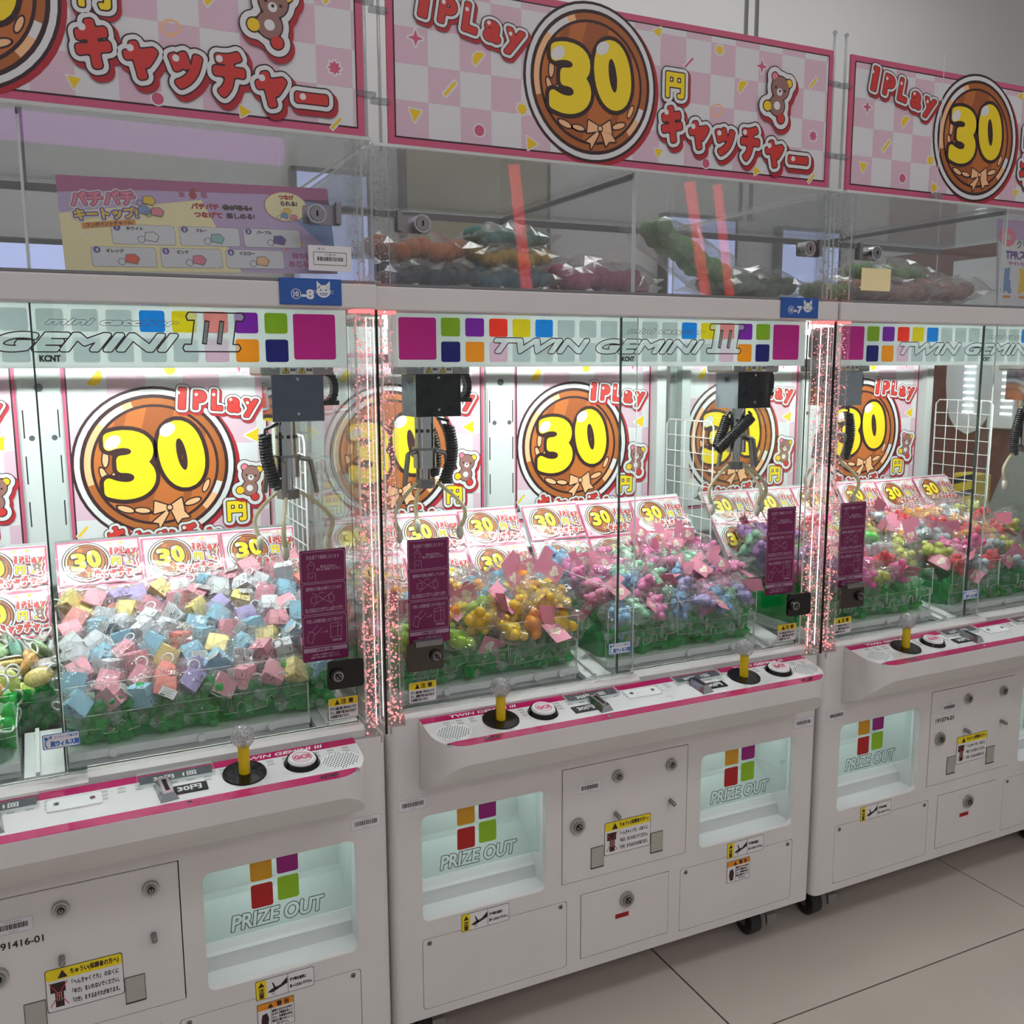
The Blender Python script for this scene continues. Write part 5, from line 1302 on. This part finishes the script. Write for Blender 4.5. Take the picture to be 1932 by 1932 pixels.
# ------------------------------------------------------------------ what the storage cases hold
for k, c in {'orange': (226, 130, 70), 'navy': (72, 90, 104), 'teal': (100, 160, 150), 'mustard': (214, 166, 30), 'pink': (206, 120, 150), 'sage': (150, 190, 140), 'moss': (92, 112, 84), 'blush': (196, 150, 140), 'lime': (150, 180, 90), 'steel blue': (110, 150, 170)}.items(): mat('yarn_'+k, c, 0.8, noise=0.15, nscale=60)
def bundle(m, x, y, z, colour, length, thick, rz, rx, where, rows=2):
    o = thing('bagged_braid', '%s braided bundle in a clear bag %s' % (colour, where), 'bundle', 'bagged bundles in the storage cases', at(m, x, y, z, 0, rx, rz))
    b = MB(); n = int(length/(thick*.42))
    for r_ in range(rows):
        for i in range(n):
            t = (i+.5)/n*2-1
            b.ball((t*length/2, (r_-(rows-1)/2)*thick*.8+.004*math.sin(i*2.1), .006*math.cos(i*1.7)), thick*.44, 'yarn_'+colour, 8, 6, (.9, 1.0, .85))
    b.build('braid', o)
    f = bag_mesh(int(x*1000)+int(z*1000), length*1.22, thick*rows*1.9, thick*1.7, 11, 6)
    f.mats = ['bag_film_old']; f.v = [(p[0], p[2], p[1]) for p in f.v]; f.build('clear_bag', o)
    return o
CZ = 1.3905
bundle('B', 0.125, 0.12, CZ+.024, 'navy', .16, .042, .05, 0, 'low at the left end of the middle case')
bundle('B', 0.120, 0.13, CZ+.070, 'orange', .17, .046, -.06, 0, 'high at the left end of the middle case')
bundle('B', 0.290, 0.11, CZ+.022, 'steel blue', .15, .038, .02, 0, 'under the mustard bundle in the middle case')
bundle('B', 0.290, 0.10, CZ+.060, 'mustard', .15, .036, -.03, 0, 'between two blue bundles in the middle case')
bundle('B', 0.295, 0.12, CZ+.098, 'teal', .15, .036, .04, 0, 'topmost of the mustard stack in the middle case')
bundle('B', 0.475, 0.12, CZ+.030, 'pink', .19, .052, .02, 0, 'left of the case divider on the middle machine')
bundle('B', 0.700, 0.10, CZ+.078, 'sage', .24, .050, .1, R(26), 'leaning slantwise in the middle case')
bundle('B', 0.870, 0.14, CZ+.030, 'moss', .20, .052, -.05, 0, 'at the right end of the middle case')
bundle('B', 0.600, 0.30, CZ+.030, 'pink', .20, .052, -.05, 0, 'behind the slanting sage bundle')
bundle('C', 0.130, 0.14, CZ+.026, 'lime', .17, .044, .05, 0, 'behind the blank note on the right machine')
bundle('C', 0.240, 0.12, CZ+.030, 'blush', .20, .050, -.03, 0, 'low beside the blank note')
bundle('C', 0.300, 0.16, CZ+.075, 'sage', .20, .046, .05, 0, 'upper layer of the right case')
bundle('C', 0.440, 0.13, CZ+.040, 'blush', .18, .050, .05, 0, 'before the bear poster in the right case')

# charm poster leaning in the left case
o = thing('charm_poster', 'purple and cream keycap charm poster leaning in the left storage case', 'poster', None, at('A', 0.548, 0.030, 1.3915, R(-14), R(-1.5), 0))
W_, H_ = 0.395, 0.140
MB().box(0, W_, 0, .0010, 0, H_, 'ink_cream').build('paper', o)
P = Print()
P.rect(0, 0, W_, H_, 'ink_lilac', 1); P.poly([(0, 0), (W_*.62, 0), (W_*.5, H_*.8), (0, H_*.6)], 'ink_cream', 2); P.poly([(0, H_), (0, H_*.82), (W_*.3, H_*.88), (W_*.75, H_*.9), (W_, H_*.8), (W_, H_)], 'ink_dusk', 3); P.poly([(W_, H_*.86), (W_, H_*.2), (W_*.86, H_*.6), (W_*.80, H_*.86)], 'ink_sky', 3)
P.text('パチパチ', (.060, .108), .020, [(.0042, 'ink_white', 4, (0, 0)), (.0026, 'ink_dusk', 5, (0, 0)), (.0008, 'ink_earpink', 6, (0, 0))], width=.085, rot=R(4))
P.text('キートップ!', (.062, .085), .016, [(.0042, 'ink_white', 7, (0, 0)), (.0026, 'ink_violet', 8, (0, 0)), (.0008, 'ink_gold', 9, (0, 0))], width=.085, rot=R(4))
P.poly([(.028, .062), (.100, .070), (.100, .078), (.028, .070)], 'ink_warn', 10); P.text('ワンポイントチャーム', (.064, .070), .006, [(.0002, 'ink_black', 11, (0, 0))], width=.062, rot=R(6))
def cap_icon(c, s, m, l):
    P.shape([(c[0]-.9*s, c[1]-.4*s), (c[0]+.6*s, c[1]-.7*s), (c[0]+s, c[1]+.1*s), (c[0]+.4*s, c[1]+.7*s), (c[0]-.7*s, c[1]+.6*s)], [(.12*s, 'ink_grey', l, (0, 0)), (0, m, l+1, (0, 0))]); P.arc((c[0]-1.4*s, c[1]-.4*s), .45*s, .55*s, 0, 360, 'ink_grey', l, 12)
cap_icon((.122, .107), .009, 'ink_gold', 12); cap_icon((.114, .092), .009, 'ink_sky', 14); cap_icon((.132, .090), .009, 'ink_earpink', 16)
P.text('全', (.170, .120), .008, [(.0006, 'ink_dusk', 4, (0, 0))]); P.text('6', (.186, .121), .013, [(.0018, 'ink_shadow', 4, (0, 0))]); P.text('種', (.202, .120), .008, [(.0006, 'ink_dusk', 4, (0, 0))])
P.text('パチパチ', (.202, .102), .0085, [(.0007, 'ink_shadow', 4, (0, 0))], width=.040); P.text('音が鳴る♪', (.250, .102), .0085, [(.0005, 'ink_black', 4, (0, 0))], width=.044)
P.text('つなげて', (.205, .089), .0085, [(.0007, 'ink_shadow', 4, (0, 0))], width=.040); P.text('楽しめる!', (.253, .089), .0085, [(.0005, 'ink_black', 4, (0, 0))], width=.042)
P.disc((.325, .107), .030, 'ink_dusk', 4, 28, 1.15, .82); P.disc((.325, .107), .0285, 'ink_cream', 5, 28, 1.15, .82); P.text('つなげ', (.327, .122), .007, [(.0006, 'ink_shadow', 6, (0, 0))]); P.text('られる!', (.330, .112), .007, [(.0005, 'ink_black', 6, (0, 0))])
cap_icon((.326, .100), .006, 'ink_gold', 6); cap_icon((.321, .092), .006, 'ink_sky', 8); cap_icon((.335, .090), .006, 'ink_earpink', 10)
for i, (nm, m_) in enumerate((('ホワイト', 'ink_white'), ('ブルー', 'ink_mint'), ('パープル', 'ink_violet'), ('オレンジ', 'ink_scarlet'), ('ピンク', 'ink_earpink'), ('イエロー', 'ink_peach'))):
    x0 = (.066 if i < 3 else .036)+(i % 3)*.094; y0 = .040 if i < 3 else .006
    P.rrect(x0, y0, x0+.088, y0+.030, .004, 'ink_grey', 4); P.rrect(x0+.0005, y0+.0005, x0+.0875, y0+.0295, .004, 'ink_pale', 5)
    P.disc((x0+.008, y0+.025), .005, 'ink_violet', 6, 14); P.text(str(i+1), (x0+.008, y0+.025), .005, [(.0003, 'ink_white', 7, (0, 0))]); P.text(nm, (x0+.032, y0+.024), .005, [(.0003, 'ink_black', 6, (0, 0))]); cap_icon((x0+.054, y0+.012), .010, m_, 6)
P.text('持ち物の', (.345, .028), .009, [(.0006, 'ink_dusk', 6, (0, 0))]); P.text('めじるしに', (.345, .015), .009, [(.0006, 'ink_dusk', 6, (0, 0))])
for i in range(14): star(P, (rnd.uniform(.01, .39), rnd.uniform(.01, .135)), rnd.uniform(.002, .0045), rnd.choice(('ink_gold', 'ink_sky', 'ink_earpink', 'ink_white')), 3.5+.02*i, 5, .45)
q = P.build('poster_print', o); q.location.y = -.0002
# barcode card on the left case, blank note on the right case
o = thing('barcode_card', 'white barcode card stuck on the left storage case by the lock', 'card', None, at('A', 0.888, -0.0030, 1.4025))
MB().box(0, .068, 0, .0008, 0, .038, 'ink_white').build('card', o); P = Print(); P.frame(.008, .009, .060, .028, .0006, 'ink_black', 1); x = .014
while x < .054: k = rnd.choice((.0008, .0012, .0018)); P.rect(x, .015, x+k, .021, 'ink_black', 1); x += k+rnd.choice((.0008, .0013))
P.text('カゲン菓子工房', (.034, .0245), .0025, [(0, 'ink_black', 1, (0, 0))], width=.018); P.text('18 10', (.020, .033), .0035, [(0, 'ink_grey', 1, (0, 0))]); q = P.build('barcode_print', o); q.location.y = -.0003
MBn = MB().box(0, .084, 0, .0008, 0, .046, 'ink_cream').build('blank_note'); MBn.matrix_world = at('C', .056, -.0030, 1.4100); tag(MBn, 'blank beige paper note stuck on the right storage case', 'note')
o = thing('bear_poster', 'squishy bear poster standing in the right storage case at the photo edge', 'poster', None, at('C', 0.560, 0.060, 1.3915, R(-4), 0, 0))
MB().box(0, .30, 0, .001, 0, .205, 'ink_lilac').build('paper', o); P = Print(); P.rect(.004, .004, .296, .160, 'ink_pale', 1); P.disc((.035, .165), .028, 'ink_earpink', 2, 24, 1.1, .8); P.text('やわ', (.035, .165), .012, [(.0005, 'ink_white', 3, (0, 0))])
P.text('クリア', (.10, .150), .018, [(.001, 'ink_grey', 2, (0, 0))], width=.06); P.text('TPRスクイーズ', (.12, .125), .022, [(.0026, 'ink_white', 2, (0, 0)), (.0014, 'ink_violet', 3, (0, 0))], width=.18); P.text('やわらか〜い感触', (.12, .104), .010, [(.0004, 'ink_dusk', 3, (0, 0))], width=.16)
for i, m_ in enumerate(('ink_sky', 'ink_gold', 'ink_mint', 'ink_earpink')):
    cx = .032+.062*i
    P.blobs([((cx, .078), .014), ((cx-.010, .090), .005), ((cx+.010, .090), .005), ((cx, .055), .017), ((cx-.012, .040), .008), ((cx+.012, .040), .008)], m_, 2, .0015); P.rect(cx-.016, .022, cx+.016, .028, 'ink_warn', 2)
q = P.build('poster_print', o); q.location.y = -.0002

# ------------------------------------------------------------------ beyond the right machine
mat('plush_brown', (120, 66, 44), 0.7, noise=0.2, nscale=14)
mat('sheet_white', (236, 238, 238), 0.35); mat('cabinet_grey', (150, 150, 148), 0.5, noise=0.15, nscale=8)
glow('reflection_white', (235, 248, 255), 3.0)  # glow for added bars that stand in for LED reflections
o = thing('brown_display_panel', 'brown display panel with a white rounded patch behind the right machine', 'panel', None, Matrix.Translation((2.60, 1.40, 0)) @ Matrix.Rotation(R(-90), 4, 'Z'))
MB().box(0, .85, 0, .03, 0, 1.75, 'plush_brown').build('panel', o)
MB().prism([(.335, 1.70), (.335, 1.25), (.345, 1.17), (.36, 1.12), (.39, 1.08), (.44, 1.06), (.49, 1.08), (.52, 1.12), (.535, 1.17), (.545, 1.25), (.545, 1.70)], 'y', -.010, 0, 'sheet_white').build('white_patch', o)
o2 = thing('reflection_panel', 'white panel with glowing bars added as LED reflections behind the right machine', 'lamp', None, Matrix.Translation((2.56, 0.855, 1.09)) @ Matrix.Rotation(R(-90), 4, 'Z'))
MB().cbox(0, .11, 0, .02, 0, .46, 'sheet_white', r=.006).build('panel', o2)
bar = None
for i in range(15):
    for k in (0.055, -0.125):  # two columns of bars imitating reflected LEDs, no lamp stands here
        if bar is None: bar = MB().cbox(0, .045, -.004, 0, 0, .007, 'reflection_white', r=.001, seg=1).build('reflection_bar', o2); q = bar
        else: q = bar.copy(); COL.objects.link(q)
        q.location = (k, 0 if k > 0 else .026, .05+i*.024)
o3 = thing('yellow_box', 'yellow box with black stripes behind the wire grid of the right machine', 'box', None, Matrix.Translation((2.22, 0.70, .80)) @ Matrix.Rotation(R(-90), 4, 'Z'))
MB().cbox(0, .085, 0, .08, 0, .16, 'yellow_plastic', r=.006).build('box_body', o3)
for i in range(3): MB().prism([(.0, .02+.05*i), (.085, .045+.05*i), (.085, .065+.05*i), (.0, .04+.05*i)], 'y', -.002, 0, 'black').build('stripe', o3)
MB().box(.01, .075, .01, .07, -.80, 0, 'deck_grey').build('stand', o3)
o4 = thing('grey_cabinet', 'grey slanted cabinet side at the right photo edge', 'cabinet', None, Matrix.Translation((2.14, 0, 0)))
MB().prism([(-.3, 0), (.56, 0), (.56, .73), (.53, .79), (.43, 1.055), (.36, 1.24), (-.3, 1.24)], 'x', 0, .38, 'cabinet_grey').build('cabinet_body', o4)
MB().box(-.003, 0, -.25, .30, .10, .60, 'cabinet_grey').build('side_door', o4)
# panels added on the wall to brighten the view through the storage cases
glow('backdrop_glow', (196, 206, 255), 1.1); mat('backdrop_dark', (66, 64, 62), 0.5); mat('backdrop_olive', (150, 146, 120), 0.6)
def backdrop_panel(x, z, w_, h_, m_, lab):
    o = thing('backdrop_panel', lab, 'screen', 'panels added behind the storage cases', Matrix.Translation((x, 2.04, z)))
    MB().cbox(-.02, w_+.02, .004, .055, -.02, h_+.02, 'backdrop_dark', r=.004).build('backdrop_frame', o); MB().box(0, w_, 0, .004, 0, h_, m_).build('backdrop_face', o)
backdrop_panel(0.36, 1.52, .26, .50, 'backdrop_glow', 'pale blue glowing panel added behind the left end of the middle case')
backdrop_panel(0.70, 1.44, .30, .16, 'backdrop_glow', 'low pale blue glowing panel added behind the mustard bundle')
backdrop_panel(0.78, 1.72, .60, .42, 'backdrop_olive', 'olive panel seen high through the middle case')
backdrop_panel(1.98, 1.56, .36, .40, 'backdrop_glow', 'pale blue glowing panel added behind the right end of the middle case')
backdrop_panel(2.62, 1.54, .34, .40, 'backdrop_glow', 'pale blue glowing panel added behind the right case')
backdrop_panel(-0.72, 1.56, .30, .16, 'backdrop_glow', 'low pale blue glowing panel added left of the charm poster')
# cords against the wall and a string before the right sign
for x in (1.335, 1.372):
    k = MB().cyl((x, 0.75, 1.75), (x, 0.75, 3.4), .006, None, 8, 'deck_grey').cyl((x, 0.75, 1.73), (x, 0.75, 1.75), .009, None, 8, 'steel').build('hanging_pipe')
    tag(k, '%s thin grey pipe hanging above the middle signboard' % ('left' if x < 1.35 else 'right'), 'pipe', 'pipes above the middle sign')
o = thing('hanging_string', 'thin white string with a clear clip before the right coin sign', 'string', None, at('C', 0.30, 0.030, 1.618))
MB().cyl((0, 0, 0), (0, 0, .30), .0007, None, 5, 'ring_white').build('string', o); MB().cbox(-.014, .014, -.008, .008, -.008, .010, 'acrylic_rod', r=.004).build('clip', o)

# neon tubes on the opposite side of the aisle, mirrored in the acrylic
glow('neon_violet', (200, 130, 215), 2.4); glow('neon_red', (255, 84, 90), 3.6)
def neon(lab, p0, p1, m_, r_=.02):
    o = thing('neon_tube', lab, 'neon tube', 'neon tubes across the aisle', Matrix.Translation(p0))
    d = Vector(p1)-Vector(p0); MB().cyl((0, 0, 0), d, r_, None, 10, m_).build('glass_tube', o)
    for q in (Vector((0, 0, 0)), d): MB().cyl(q-d.normalized()*.03, q+d.normalized()*.03, r_*1.3, None, 10, 'steel').build('end_cap', o)
neon('long violet neon tube across the aisle, mirrored in the left storage case', (-2.2, -3.0, 2.29), (0.62, -3.0, 2.28), 'neon_violet', .06)
neon('red neon tube across the aisle, mirrored left of centre in the middle case', (1.78, -3.0, 1.60), (1.69, -3.0, 2.36), 'neon_red', .03)
neon('red neon tube across the aisle, mirrored behind the sage bundle', (2.93, -3.0, 1.60), (2.77, -3.0, 2.36), 'neon_red', .03)
neon('red neon tube across the aisle, mirrored rightmost in the middle case', (3.10, -3.0, 1.60), (2.96, -3.0, 2.36), 'neon_red', .025)
